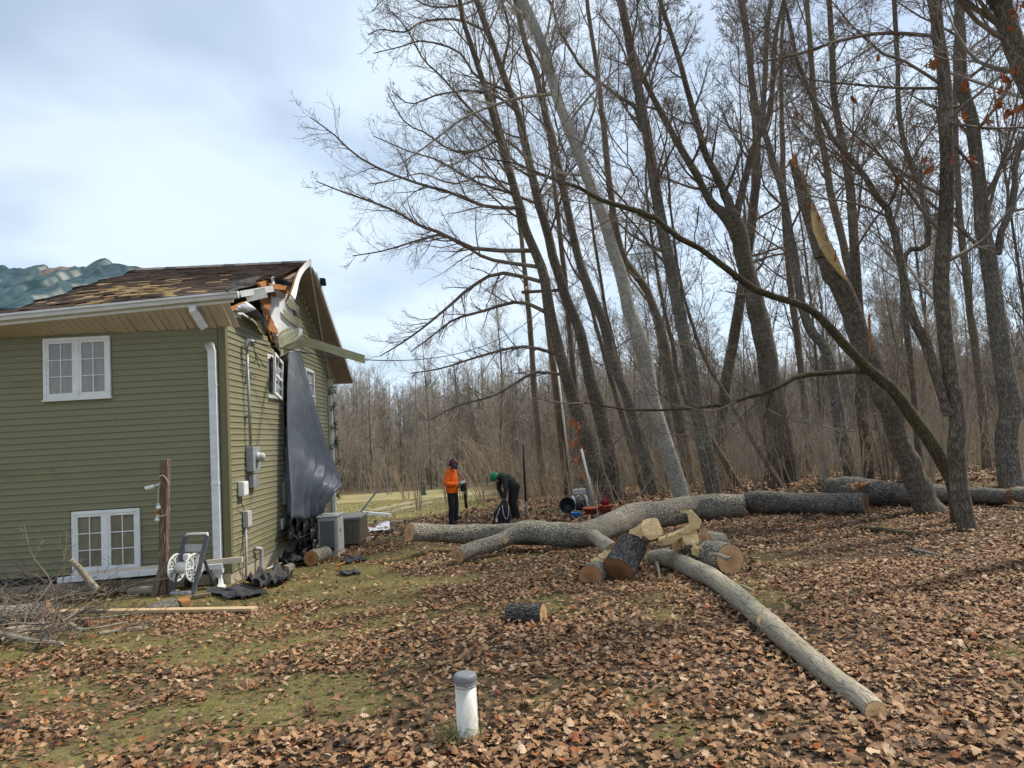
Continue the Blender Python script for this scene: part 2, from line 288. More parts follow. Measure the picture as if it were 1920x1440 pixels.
M['greytarp'] = pmat('grey tarp', (.145, .162, .185), .45, (.11, .123, .142), 3, bump=.3, bscale=12, spec=.45)
M['black'] = pmat('black plastic', (.014, .014, .015), .45, (.022, .022, .024), 8)
M['blackcloth'] = pmat('black cloth', (.016, .016, .018), .9, (.028, .028, .032), 8, bump=.3)
M['grey_metal'] = pmat('grey metal', (.34, .36, .38), .5, (.27, .29, .31), 6, metal=.3)
M['grey_plastic'] = pmat('grey plastic', (.42, .42, .41), .5, (.35, .35, .34), 4)
M['dark_plastic'] = pmat('dark grey plastic', (.085, .088, .095), .5, (.11, .112, .12), 5)
M['white_plastic'] = pmat('white plastic', (.72, .72, .70), .4, (.62, .62, .59), 4)
M['cable'] = pmat('cable', (.012, .012, .012), .6)
M['pvc'] = pmat('old white pipe', (.66, .65, .62), .5, (.52, .50, .40), 7, (3, 3, 1), lo=.4, hi=.65, c3=(.33, .34, .17), scale3=26, f3=.58)
M['capgrey'] = pmat('grey cap', (.20, .205, .21), .45, (.14, .145, .15), 9, bump=.15)
M['brownbox'] = pmat('brown resin', (.165, .135, .105), .6, (.13, .105, .085), 4, (1, 1, 4))
M['boxlid'] = pmat('grey lid', (.25, .24, .23), .55, (.20, .19, .185), 4)
M['field'] = pmat('genset', (.33, .335, .34), .45, (.27, .275, .28), 5)
M['orange'] = pmat('orange hoodie', (.95, .17, .012), .85, (.80, .12, .01), 7, bump=.4, bscale=14)
M['charcoal'] = pmat('charcoal fleece', (.028, .032, .030), .95, (.045, .05, .047), 9, bump=.4, bscale=16)
M['trouser'] = pmat('black work trousers', (.013, .013, .014), .9, (.024, .025, .027), 8, bump=.4, bscale=14)
M['skin'] = pmat('skin', (.55, .30, .20), .55, (.48, .24, .16), 12)
M['green_helmet'] = pmat('green helmet', (.01, .22, .085), .35, (.012, .17, .07), 8)
M['red_helmet'] = pmat('maroon helmet', (.16, .035, .045), .35, (.10, .02, .03), 10)
M['visor'] = pmat('visor mesh', (.05, .045, .06), .35)
M['saw_red'] = pmat('saw red', (.55, .06, .02), .4)
M['steel'] = pmat('steel bar', (.45, .45, .46), .35, (.3, .3, .31), 12, metal=.8)
M['terracotta'] = pmat('terracotta planter', (.42, .115, .055), .7, (.33, .085, .04), 6)
M['blue'] = pmat('blue bucket', (.02, .22, .62), .45, (.018, .19, .55), 6)
M['red_jug'] = pmat('dark red', (.22, .012, .02), .45, (.15, .01, .015), 6)
M['garland'] = pmat('garland', (.012, .05, .022), .85, (.02, .075, .03), 15)
M['gravel'] = pmat('gravel track', (.36, .30, .22), .95, (.25, .21, .15), 3, bump=.4, bscale=40)
M['pole_wood'] = pmat('utility pole wood', (.20, .125, .075), .9, (.11, .075, .05), 4, (6, 6, .5), bump=.5, bscale=10)
M['leaf'] = colmat('fallen leaf', .7)
M['grassm'] = colmat('grass blade', .7)
M['needle'] = pmat('garland needle', (.010, .045, .018), .8, (.02, .08, .03), 20)
M['curtain'] = pmat('curtain', (.42, .36, .28), .9, (.30, .25, .19), 3, (3, 3, .6))
M['leaf_orange'] = pmat('dry beech leaf', (.42, .14, .035), .7, (.32, .10, .03), 8)
M['leaf_rust'] = pmat('dry oak leaf', (.30, .095, .025), .7, (.18, .055, .018), 8)
def glassmat():
    m, t, p = newmat('window glass'); n = t.nodes.new; k = t.links.new
    a = n('ShaderNodeBsdfTransparent'); a.inputs[0].default_value = (.86, .88, .88, 1); b = n('ShaderNodeBsdfGlossy'); b.inputs['Roughness'].default_value = .03
    x = n('ShaderNodeMixShader'); x.inputs[0].default_value = .065; k(a.outputs[0], x.inputs[1]); k(b.outputs[0], x.inputs[2]); k(x.outputs[0], t.nodes['Material Output'].inputs[0]); return m
M['glass'] = glassmat()
# ================================================================ GROUND
def patch(x, y):
    """0..1: how mossy / grassy (and how bare of leaves) the lawn is"""
    P = np.stack([x, y, np.zeros_like(x)], -1)
    g = .12+.55*vnoise(P, .8, 1)+.4*vnoise(P, 1.9, 2)+.25*vnoise(P, 5, 3)
    left = ss(-.3, -2.6, x-.0*y)*(1-ss(9.5, 12, y)); mid = ss(-1.2, -2.4, x)*ss(8, 11, y)*(1-ss(17, 20, y))
    return np.clip(ss(.06, .62, g+.42*left+.3*mid-.12*ss(2.5, 5, x)), 0, 1)
def fieldmask(x, y): return ss(22.5, 27, y+.6*np.sin(x))*ss(.2, -1.8, x+.06*(y-20))*(1-ss(56, 62, y))
gx = np.unique(np.concatenate([np.arange(-9, 9, .16), np.linspace(-60, -9, 50), np.linspace(9, 60, 50), [-900, -400, -150, 150, 400, 900]]))
gy = np.unique(np.concatenate([np.arange(1.6, 14, .16), np.arange(14, 34, .35), np.linspace(34, 120, 60), np.linspace(-40, 1.6, 20), [-400, 200, 400, 1200]]))
GX, GY = np.meshgrid(gx, gy); X = GX.ravel(); Y = GY.ravel()
PT = patch(X, Y); FM = fieldmask(X, Y)
w_ = len(gx); ii = (np.arange(len(gy)-1)[:, None]*w_+np.arange(w_-1)).ravel()
m, t, p = newmat('ground'); n = t.nodes.new; k = t.links.new; p.inputs['Roughness'].default_value = .95; p.inputs['Specular IOR Level'].default_value = .1
at_ = n('ShaderNodeAttribute'); at_.attribute_name = 'col'; sp = n('ShaderNodeSeparateColor'); k(at_.outputs[0], sp.inputs[0])
tc = n('ShaderNodeTexCoord')
def gno(s, d=6):
    x = n('ShaderNodeTexNoise'); x.inputs['Scale'].default_value = s; x.inputs['Detail'].default_value = d; x.inputs['Roughness'].default_value = .65; k(tc.outputs['Object'], x.inputs['Vector']); return x.outputs[0]
def gmix(f, a, b):
    x = n('ShaderNodeMix'); x.data_type = 'RGBA'; k(f, x.inputs['Factor'])
    for q, s in ((a, 'A'), (b, 'B')):
        if isinstance(q, tuple): x.inputs[s].default_value = (*q, 1)
        else: k(q, x.inputs[s])
    return x.outputs['Result']
def grng(v, lo, hi):
    x = n('ShaderNodeMapRange'); x.inputs[1].default_value = lo; x.inputs[2].default_value = hi; k(v, x.inputs[0]); return x.outputs[0]
vor = n('ShaderNodeTexVoronoi'); vor.inputs['Scale'].default_value = 17; k(tc.outputs['Object'], vor.inputs['Vector'])
vr = n('ShaderNodeSeparateColor'); k(vor.outputs['Color'], vr.inputs[0])
litter = gmix(vr.outputs[0], (.055, .036, .025), (.205, .135, .088))
litter = gmix(grng(gno(9), .35, .65), (.035, .025, .018), litter)
moss = gmix(grng(gno(7), .35, .68), (.135, .125, .026), (.078, .092, .022)); moss = gmix(grng(gno(40), .40, .62), moss, (.22, .175, .085)); moss = gmix(grng(gno(13), .5, .64), moss, (.10, .072, .042))
dead = gmix(grng(gno(.55), .38, .6), (.27, .22, .10), (.165, .162, .058)); dead = gmix(grng(gno(22), .4, .7), dead, (.33, .27, .15))
c = gmix(sp.outputs[0], litter, moss); c = gmix(sp.outputs[1], c, dead); k(c, p.inputs['Base Color'])
bm = n('ShaderNodeBump'); bm.inputs['Strength'].default_value = .8; bm.inputs['Distance'].default_value = .03; k(gno(28), bm.inputs['Height']); k(bm.outputs[0], p.inputs['Normal'])
ground = mk('ground', np.stack([X, Y, gz(X, Y)], -1), np.stack([ii, ii+1, ii+w_+1, ii+w_], -1), m, smooth=True, col=np.stack([PT, FM, np.zeros_like(PT)], -1)); tag(ground, kind='structure')
# two-track gravel drive crossing the field
def strip(name, pts, wid, lift=.03):
    P = spline([gp(*q)[:2] for q in pts], 40); T = np.gradient(P, axis=0); T /= np.linalg.norm(T, axis=1, keepdims=True); Nn = np.stack([-T[:, 1], T[:, 0]], 1)
    w = wid*(1+.15*rng.standard_normal(40))[:, None]; G = []
    for s in np.linspace(-1, 1, 5): q = P+Nn*w*s; G.append(np.column_stack([q, gz(q[:, 0], q[:, 1])+lift*(1-abs(s)**3)]))
    return tag(MB().sheet(np.array(G)).build(name, M['gravel'], smooth=True), kind='structure')
strip('gravel_track', [(640, 972), (700, 958), (750, 946), (800, 936), (850, 929), (900, 925)], .32)
strip('gravel_track', [(700, 968), (760, 952), (810, 941), (860, 934), (910, 928)], .28)

# ================================================================ HOUSE
house = thing('house', 'green vinyl sided house with torn roof corner and tarps', 'house', H0, HROT)
RY, RZ = 4.3, 6.30                      # ridge
def ztop(x): return 4.45+.05*(x+3.3)    # gutter lip: the eave is levered up towards the torn corner
EX = .013
def boards(parent, run, z0, z1, inside, axis, mats, step=.1016):
    """lapped siding courses; run=(a,b) along the wall; inside(a,z)->bool"""
    z = z0
    while z < z1-.02:
        s = np.arange(run[0], run[1]+1e-6, .03); ok = np.array([inside(a, z+.5*step) for a in s]); i = 0
        while i < len(s):
            if ok[i]:
                j = i
                while j+1 < len(s) and ok[j+1]: j += 1
                a, b = s[i], s[j]
                if b-a > .06:
                    cuts = [a]+sorted(rng.uniform(a+.5, b-.5, int((b-a)/3.2)+(1 if b-a > 2.2 and rng.random() < .4 else 0))) if b-a > 2.2 else [a]; cuts.append(b)
                    for ca, cb2 in zip(cuts[:-1], cuts[1:]):
                        if cb2-ca < .05: continue
                        ja = rng.uniform(-.03, .03) if axis == 'x' and ca == a and a > run[0]+.05 else 0; jb = rng.uniform(-.03, .03) if axis == 'x' and cb2 == b and b < run[1]-.05 else 0
                        w = rng.uniform(0, .003); l0, l1 = rng.normal(0, .0012, 2)
                        pr = [(.016+w, z), (.0165+w, z+.016), (.010+w, z+.028), (.004, z+step+.006), (.001, z+step+.006), (.001, z)]
                        xa, xb = ca+ja+.0012, cb2+jb-.0012; n_ = len(pr)
                        if axis == 'x': A = [(o, xa, h+l0) for o, h in pr]+[(o, xb, h+l1) for o, h in pr]
                        else: A = [(xa, -o, h+l0) for o, h in pr[::-1]]+[(xb, -o, h+l1) for o, h in pr[::-1]]
                        dirty = rng.random() < (.12 if axis == 'x' else .05+.5*math.exp(-(z-.3)/.35))
                        MB().add(A, [tuple(range(n_-1, -1, -1)), tuple(range(n_, 2*n_))]+[(q, (q+1) % n_, n_+(q+1) % n_, n_+q) for q in range(n_)]).build('siding_board', mats[1] if dirty else mats[0], parent)
                i = j+1
            else: i += 1
        z += step
def inpoly(P, x, y):
    r = False; j = len(P)-1
    for i in range(len(P)):
        if (P[i][1] > y) != (P[j][1] > y) and x < (P[j][0]-P[i][0])*(y-P[i][1])/(P[j][1]-P[i][1])+P[i][0]: r = not r
        j = i
    return r
def gq(x, y, c=0.): return hp(x, y, (1, 0, 0), c)
# ---- front wall
WIN_F = [(-2.90, -1.83, 3.12, 4.12), (-2.48, -1.41, .32, 1.30)]
fwall = MB().b2((-8, .0, .30), (-.0, .12, 4.3)).build('front_wall', M['dark'], house)
boards(fwall, (-8, -.09), .30, 4.22, lambda a, z: not any(x0 < a < x1 and zz0 < z+.02 < zz1 for x0, x1, zz0, zz1 in WIN_F), 'y', (M['siding'], M['siding_dirty']))
# ---- gable wall with the damage
S_PX = [(428, 580), (466, 560), (492, 550), (545, 543), (553, 560), (549, 592), (556, 606), (567, 618), (566, 634), (548, 650), (552, 665), (556, 690), (552, 720), (545, 960), (533, 975), (531, 700), (505, 645), (497, 628), (486, 612), (470, 592), (452, 584)]
S = [gq(*q)[1:] for q in S_PX]
Hh = [gq(*q)[1:] for q in [(452, 578), (470, 563), (500, 552), (500, 575), (507, 600), (515, 612), (522, 640), (535, 664), (548, 690), (546, 760), (540, 985), (533, 985), (531, 700), (505, 645), (488, 614), (472, 592)]]
W1 = (2.30, 3.20, 3.14, 3.98); W2 = (5.12, 5.95, 2.72, 3.98)
def roofline(y): return min(4.20+.40*y, RZ-.12-.51*(y-RY)) if y < 7.6 else 0
def g_in(y, z):
    if z > roofline(y)-.05: return False
    if any(a < y < b and c < z < d for a, b, c, d in (W1, W2)): return False
    return not inpoly(S, y, z)
G = []; st = .11
gw = MB()
for y in np.arange(0, 7.5, st):
    for z in np.arange(.16, 6.3, st):
        if z+st*.5 > roofline(y+st*.5)+.06 or inpoly(Hh, y+st/2, z+st/2): continue
        gw.b2((-.10, y, z), (-.002, min(y+st, 7.5), z+st))
gwall = gw.build('gable_wall', M['wrap'], house)
boards(gwall, (.09, 7.42), .17, 6.2, g_in, 'x', (M['siding'], M['siding_dirty']))
MB().b2((-.28, -.02, -.5), (.0, 7.5, .17)).build('foundation', M['concrete'], house, bevel=.004)
MB().b2((-8, .02, -.5), (-.281, .25, .16)).build('foundation', M['concrete'], house)
MB().b2((-8, 7.4, -.5), (-.002, 7.5, 4.6)).build('back_wall', M['siding'], house)
MB().b2((-1.5, .2, .2), (-1.4, 7.3, 4.1)).build('hole_backdrop', M['dark'], house)  # plane added behind the torn wall so the holes look dark
MB().b2((-8, .12, .1), (-.3, 7.4, .18)).build('interior_floor', M['dark'], house)
MB().b2((-.10, -.024, .17), (-.004, -.0005, 4.22)).build('corner_trim', M['trim_green'], house, bevel=.003)
MB().b2((-.003, -.027, .17), (.024, .085, 4.15)).build('corner_trim', M['trim_green'], house, bevel=.003)
MB().b2((.0005, 7.42, .17), (.024, 7.5, 4.4)).build('corner_trim', M['trim_green'], house, bevel=.003)
# ---- windows
def casement(x0, x1, z0, z1):
    w = MB(); e = .055
    for lo, hi in (((x0, -.05, z0), (x1, .0, z0+e)), ((x0, -.05, z1-e), (x1, .0, z1)), ((x0, -.05, z0+e), (x0+e, .0, z1-e)), ((x1-e, -.05, z0+e), (x1, .0, z1-e))): w.b2(lo, hi)
    xm = (x0+x1)/2; w.b2((xm-.035, -.05, z0+e), (xm+.035, 0, z1-e)); w.b2((x0-.015, -.06, z0-.03), (x1+.015, -.001, z0-.0005))
    win = w.build('window', M['white'], house, bevel=.004)
    MB().b2((x0+e, -.012, z0+e), (x1-e, -.006, z1-e)).build('curtain', M['curtain'], win)
    for a, b in ((x0+e, xm-.035), (xm+.035, x1-e)):
        s = MB(); t = .04; y0, y1 = -.042, -.018
        s.b2((a, y0, z0+e), (b, y1, z0+e+t)).b2((a, y0, z1-e-t), (b, y1, z1-e)).b2((a, y0, z0+e+t), (a+t, y1, z1-e-t)).b2((b-t, y0, z0+e+t), (b, y1, z1-e-t))
        s.build('sash', M['white'], win, bevel=.003)
        ga, gb, gc, gd = a+t, b-t, z0+e+t, z1-e-t
        for i in range(2):
            for j in range(3):
                MB().b2((ga+(gb-ga)*i/2+.005, -.030, gc+(gd-gc)*j/3+.005), (ga+(gb-ga)*(i+1)/2-.005, -.027, gc+(gd-gc)*(j+1)/3-.005)).build('pane', M['glass'], win)
        MB().b2(((ga+gb)/2-.007, -.036, gc), ((ga+gb)/2+.007, -.022, gd)).build('muntin', M['white'], win)
        for j in (1, 2): zz = gc+(gd-gc)*j/3; MB().b2((ga, -.0355, zz-.007), (gb, -.0225, zz+.007)).build('muntin', M['white'], win)
    return win
for q in WIN_F: casement(*q)
def dh_window(y0, y1, z0, z1, tilt=0):
    w = MB(); e = .06
    for lo, hi in (((0, y0, z0), (.045, y1, z0+e)), ((0, y0, z1-e), (.045, y1, z1)), ((0, y0, z0+e), (.045, y0+e, z1-e)), ((0, y1-e, z0+e), (.045, y1, z1-e))): w.b2(lo, hi)
    win = w.build('window', M['white'], house, bevel=.004)
    if tilt:
        win.location = (.05, 0, 0); win.rotation_euler = (0, 0, 0)
    zm = (z0+z1)/2; MB().b2((.008, y0+e, zm-.025), (.036, y1-e, zm+.025)).build('sash', M['white'], win)
    MB().b2((-.06, y0+e, z0+e), (-.05, y1-e, z1-e)).build('curtain', M['dark'], win)  # sheet in the dark interior colour, not the curtain cloth
    for a, b in ((z0+e, zm-.025), (zm+.025, z1-e)):
        for i in range(2):
            for j in range(2):
                MB().b2((.016, y0+e+(y1-y0-2*e)*i/2+.006, a+(b-a)*j/2+.006), (.019, y0+e+(y1-y0-2*e)*(i+1)/2-.006, a+(b-a)*(j+1)/2-.006)).build('pane', M['glass'], win)
        MB().b2((.010, (y0+y1)/2-.008, a), (.026, (y0+y1)/2+.008, b)).build('muntin', M['white'], win)
        MB().b2((.0105, y0+e, (a+b)/2-.008), (.0255, y1-e, (a+b)/2+.008)).build('muntin', M['white'], win)
    return win
w1 = dh_window(*W1, tilt=1); w1['label'] = 'broken window knocked askew beside the grey tarp'
# knocked askew: turn about the window's own centre
_cy, _cz = (W1[0]+W1[1])/2, (W1[2]+W1[3])/2; a_ = math.radians(-7)
w1.matrix_local = Matrix.Translation((.05, _cy, _cz)) @ Matrix.Rotation(a_, 4, 'X') @ Matrix.Rotation(math.radians(6), 4, 'Z') @ Matrix.Translation((0, -_cy, -_cz))
dh_window(*W2)
# ---- roof: near slope
def near(x, y, h=0):  # point on near slope surface at plan x,y
    k0 = ztop(x)-.02; f = np.clip((y+.47)/(RY+.47), 0, 1); z = k0*(1-f)+RZ*f
    z = z-.10*math.exp(-((x+.15)/.5)**2-((y-.2)/.7)**2)+.02*math.sin(3*x+2*y)*(1-f)
    return np.array([x, y, z+h])
def redge(f):  # right-hand edge of the shingle field: the corner is torn away
    if f > .52: return .44-.05*math.sin(f*20)*.2
    return [.16, .10, -.04, -.12, .02, .18, .30, .40, .43][min(8, int(f/.52*9))]+rng.uniform(-.06, .06)
deck = MB(); Gd = []
for f in np.linspace(0, 1, 25):
    xe = redge(f)-.10; Gd.append([near(x, -.44+(RY+.42)*f, -.035) for x in np.concatenate([np.linspace(-8, -1, 20), np.linspace(-.9, xe, 10)])])
deck.sheet(Gd); roof = deck.build('roof', M['osb'], house, solid=.02)
V = []; Fq = []; Cc = []
nr = 34
for r in range(nr):
    f0 = r/nr; f1 = (r+1.35)/nr; xr = redge(f0); x = -8-rng.uniform(0, .3)
    while x < xr-.02:
        w = rng.uniform(.14, .34); xb = min(x+w, xr); lift = .012+max(0, rng.normal(0, .004))
        tan_ = math.exp(-((x+2.2)/1.0)**2-((f0-.36)/.2)**2)+.9*math.exp(-((x+1.5)/.7)**2-((f0-.16)/.10)**2)
        if rng.random() < .03+.04*tan_: x = xb; continue
        ya, yb = -.47+(RY+.45)*f0, -.47+(RY+.45)*min(f1, 1.0)
        b = len(V); P = [near(x+.003, ya, lift+.008), near(xb-.003, ya, lift+.008), near(xb-.003, yb, .004), near(x+.003, yb, .004)]; V += P+[q-np.array([0, 0, .011]) for q in P[:2]]
        Fq += [(b, b+1, b+2, b+3), (b+4, b+5, b+1, b)]
        g = rng.uniform(.7, 1.25); base = np.array((.088, .062, .048))*g
        if rng.random() < .75*tan_: base = np.array((.42, .29, .15))*rng.uniform(.6, 1.15)
        Cc += [base]*6; x = xb
sh = mk('shingles', V, Fq, None, roof, col=np.array(Cc)); sh['kind'] = 'stuff'
m, t, p = newmat('shingle'); a = t.nodes.new('ShaderNodeAttribute'); a.attribute_name = 'col'; nn = t.nodes.new('ShaderNodeTexNoise'); nn.inputs['Scale'].default_value = 60; nn.inputs['Detail'].default_value = 5; tc2 = t.nodes.new('ShaderNodeTexCoord'); t.links.new(tc2.outputs['Object'], nn.inputs[0])
rr = t.nodes.new('ShaderNodeMapRange'); rr.inputs[1].default_value = .3; rr.inputs[2].default_value = .7; rr.inputs[3].default_value = .6; rr.inputs[4].default_value = 1.4; t.links.new(nn.outputs[0], rr.inputs[0])
mu = t.nodes.new('ShaderNodeVectorMath'); mu.operation = 'SCALE'; t.links.new(a.outputs[0], mu.inputs[0]); t.links.new(rr.outputs[0], mu.inputs['Scale']); t.links.new(mu.outputs[0], p.inputs['Base Color']); p.inputs['Roughness'].default_value = .95; p.inputs['Specular IOR Level'].default_value = .1
sh.data.materials.append(m); M['shingle'] = m
# ridge caps
for i, x in enumerate(np.arange(-8, .3, .26)):
    MB().add([(x, RY-.14, RZ-.03), (x+.29, RY-.14, RZ-.038), (x+.29, RY, RZ+.042), (x, RY, RZ+.05), (x+.29, RY+.14, RZ-.045), (x, RY+.14, RZ-.038)], [(0, 1, 2, 3), (3, 2, 4, 5)]).build('ridge_cap', M['felt'] if i % 5 == 0 else M['brownbox'], roof, solid=.012)
# far slope (seen from below at the gable overhang)
def far(x, y, h=0): return np.array([x, y, RZ-.51*(y-RY)+h])
fs = MB(); fs.prism([far(-8, RY), far(.43, RY), far(.43, 8.95), far(-8, 8.95)], (0, 0, -.05)); fs.build('roof_far_slope', M['brownbox'], house)
sof = None
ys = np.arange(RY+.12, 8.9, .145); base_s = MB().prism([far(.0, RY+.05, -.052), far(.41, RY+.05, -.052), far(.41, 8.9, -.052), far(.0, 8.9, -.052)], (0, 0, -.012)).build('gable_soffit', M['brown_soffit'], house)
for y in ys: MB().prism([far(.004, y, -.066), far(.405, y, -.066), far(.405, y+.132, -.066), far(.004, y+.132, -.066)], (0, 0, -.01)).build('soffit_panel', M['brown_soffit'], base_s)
# near-slope gable soffit that survives below the ridge
ysn = np.arange(RY-1.75, RY-.1, .145)
def nearu(x, y): return np.array([x, y, RZ-.40*(RY-y)-.07])
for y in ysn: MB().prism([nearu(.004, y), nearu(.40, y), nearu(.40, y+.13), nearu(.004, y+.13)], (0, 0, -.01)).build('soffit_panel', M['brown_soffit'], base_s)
# flared outer wing of the far roof
wing = [far(.45, RY+.1, -.02), far(.47, RY+.3, -.02), hp(660, 712, (0, .51, 1), RZ+.51*RY-.02), hp(619, 716, (0, .51, 1), RZ+.51*RY-.02)]
wg = MB().prism(wing, (0, 0, -.03)).build('roof_wing', M['brownbox'], house)
W = [np.array(q) for q in wing]
for i in range(22):
    a, b = i/22, (i+.93)/22
    L = lambda u: W[0]*(1-u)+W[3]*u
    Rr = lambda u: W[1]*(1-u)+W[2]*u
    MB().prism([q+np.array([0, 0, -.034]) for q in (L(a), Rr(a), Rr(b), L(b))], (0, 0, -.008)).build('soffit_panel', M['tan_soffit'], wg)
MB().beam(W[1]+(0.02, 0, -.01), W[2]+(0.02, 0, -.01), .02, .11).build('rake_fascia', M['alu'], house)
MB().beam(W[3]+(0, .0, -.02), W[2]+(0, .0, -.02), .02, .09, up=(0, 0, 1)).build('eave_fascia', M['tan_soffit'], house)
MB().beam(far(.43, RY, -.05), hp(617, 705, (0, .51, 1), RZ+.51*RY-.05), .03, .14).build('rake_fascia', M['white'], house)
# bent near rake board
rk = [gq(583, 489, .44), gq(570, 500, .44), gq(561, 512, .45), gq(555, 526, .47), gq(550, 543, .50), gq(545, 556, .5)]
rk = spline(rk, 18); Gs = []
for i, q in enumerate(rk): Gs.append([q+np.array([.0, 0, .05]), q+np.array([.004*i, .01*i*.3, -.09+.002*i])])
MB().sheet(Gs).build('bent_rake_fascia', M['white'], house, solid=.012)
MB().sheet([[q+np.array([-.02, 0, .03]), q+np.array([-.10, .0, -.10])] for q in rk]).build('rake_board', M['osb'], house, solid=.03)
# ---- eave: soffit panels, fascia, gutter
sfb = MB().sheet([[(x, -.44, ztop(x)-.14), (x, 0.0, 4.205)] for x in np.linspace(-8, .05, 30)]).build('soffit', M['tan_soffit'], house, solid=.008)
x = -8.
i = 0
while x < .16:
    w = .118; dz = -.012 if (x > -1.78 and i % 1 == 0) else 0; dzz = .012*math.sin(i*1.7)*(1 if x > -1.9 else .3)
    P = [(x+.004, -.445, ztop(x)-.152+dz*0), (x+w-.006, -.445, ztop(x+w)-.152), (x+w-.006, .0 - (.02 if x > -1.8 else 0), 4.185+dzz+dz), (x+.004, -.02, 4.185+dzz+dz)]
    MB().prism(P, (0, 0, -.008)).build('soffit_panel', M['tan_soffit'], sfb); x += w; i += 1
MB().sheet([[(x, -.452, ztop(x)-.15), (x, -.452, ztop(x)-.01)] for x in np.linspace(-8, .32, 20)]).build('eave_fascia', M['white'], house, solid=.012)
prof = [(-.46, 0), (-.462, -.10), (-.50, -.105), (-.545, -.095), (-.56, -.05), (-.585, -.03), (-.585, 0), (-.578, 0), (-.578, -.026), (-.553, -.046), (-.538, -.088), (-.498, -.098), (-.468, -.094), (-.466, 0)]
Gg = [[(x, y, ztop(x)+z) for y, z in prof+prof[:1]] for x in np.linspace(-8, .42, 30)]
gut = MB().sheet(Gg).build('gutter', M['alu'], house)
MB().prism([(.425, y, ztop(.425)+z) for y, z in prof[:7]], (.004, 0, 0)).build('gutter_end', M['alu'], gut)
MB().beam((.45, -.50, ztop(.45)-.04), hp(512, 541, (0, 1, 0), -.1), .02, .10).build('broken_fascia', M['white'], house)
MB().beam(hp(461, 557, (0, 1, 0), -.40), hp(499, 548, (0, 1, 0), -.25), .02, .17).build('broken_fascia', M['pvc'], house)
def dbox(pts, w, h, name, parent=None):
    P = np.array(pts, float); b = MB(); r = []
    for i, q in enumerate(P):
        t = P[min(i+1, len(P)-1)]-P[max(i-1, 0)]; t /= np.linalg.norm(t); a = np.array([1., 0, 0]); a = a-(a@t)*t; a /= np.linalg.norm(a); c = np.cross(t, a)
        r.append([q+a*w/2+c*h/2, q-a*w/2+c*h/2, q-a*w/2-c*h/2, q+a*w/2-c*h/2, q+a*w/2+c*h/2])
    return b.sheet(r).build(name, M['alu'], parent or house, solid=.003)
dbox([(-.30, -.50, 4.44), (-.29, -.50, 4.36), (-.26, -.45, 4.29), (-.20, -.36, 4.14), (-.185, -.34, 4.11)], .10, .075, 'downspout_elbow')
ds = dbox([(-.21, -.15, 3.88), (-.19, -.11, 3.84), (-.175, -.085, 3.76), (-.175, -.075, 3.0), (-.175, -.075, 1.5), (-.175, -.075, .40)], .115, .085, 'downspout')
for z in (3.2, 1.6): MB().b2((-.24, -.125, z), (-.11, -.02, z+.03)).build('strap', M['alu'], ds)
dbox([(-.175, -.075, .26), (-.172, -.08, .10), (-.13, -.16, .0), (-.02, -.30, -.03), (.02, -.36, -.04)], .115, .085, 'downspout_elbow')
MB().b2((-.255, -.13, .20), (-.09, -.025, .26)).build('strap', M['alu'], house)
# ---- the torn corner: shards, felt, flap, loose siding
def shard(px, c, th, mat, name, ext=(1, 0, 0)):
    pts = [gq(x, y, c) for x, y in px]; return MB().prism(pts, np.array(ext)*th).build(name, mat, house)
shard([(486, 556), (497, 549), (506, 551), (507, 573), (503, 584), (506, 594), (513, 606), (507, 609), (498, 600), (496, 588), (491, 583), (493, 572), (488, 566)], .02, .02, M['osb'], 'torn_sheathing')
shard([(497, 603), (512, 608), (519, 618), (520, 627), (508, 622), (500, 616)], .03, .02, M['osb'], 'torn_sheathing')
shard([(500, 616), (519, 622), (523, 640), (520, 650), (507, 640)], -.12, .03, M['osb'], 'torn_sheathing')
shard([(514, 638), (530, 648), (532, 660), (522, 658)], .01, .03, M['lumber'], 'torn_sheathing')
shard([(480, 531), (489, 527), (500, 531), (520, 534), (544, 538), (545, 545), (515, 543), (496, 540), (486, 541)], .22, .06, M['osb'], 'splintered_rafter')
shard([(505, 541), (521, 540), (545, 543), (533, 552), (511, 556)], .10, .05, M['osb'], 'splintered_rafter')
shard([(426, 578), (449, 568), (465, 562), (463, 566), (445, 573), (430, 584)], .01, .05, M['osb'], 'splintered_rafter')
MB().prism([gq(x, y, .30) for x, y in [(512, 543), (523, 545), (535, 554), (528, 560), (519, 556)]], (.01, 0, 0)).build('torn_felt', M['felt'], house)
fl = []
for px in [[(422, 544), (440, 529), (462, 522), (480, 518), (505, 517), (545, 530)], [(424, 546), (445, 536), (466, 530), (482, 526), (508, 524), (545, 534)], [(428, 548), (450, 541), (470, 537), (486, 532), (512, 530), (546, 540)]]:
    fl.append([gq(x, y, .30-.05*i+rng.uniform(-.03, .03)) for i, (x, y) in enumerate(px)])
MB().sheet(fl).build('torn_felt', M['felt'], house, solid=.01)
shard([(508, 520), (512, 519), (514, 533), (510, 533)], .36, .015, M['alu'], 'bent_flashing')
MB().prism([gq(x, y, .52) for x, y in [(599, 521), (607, 521), (609, 534), (602, 535)]], (.02, .1, 0)).build('hanging_shingle', M['shingle'], house)
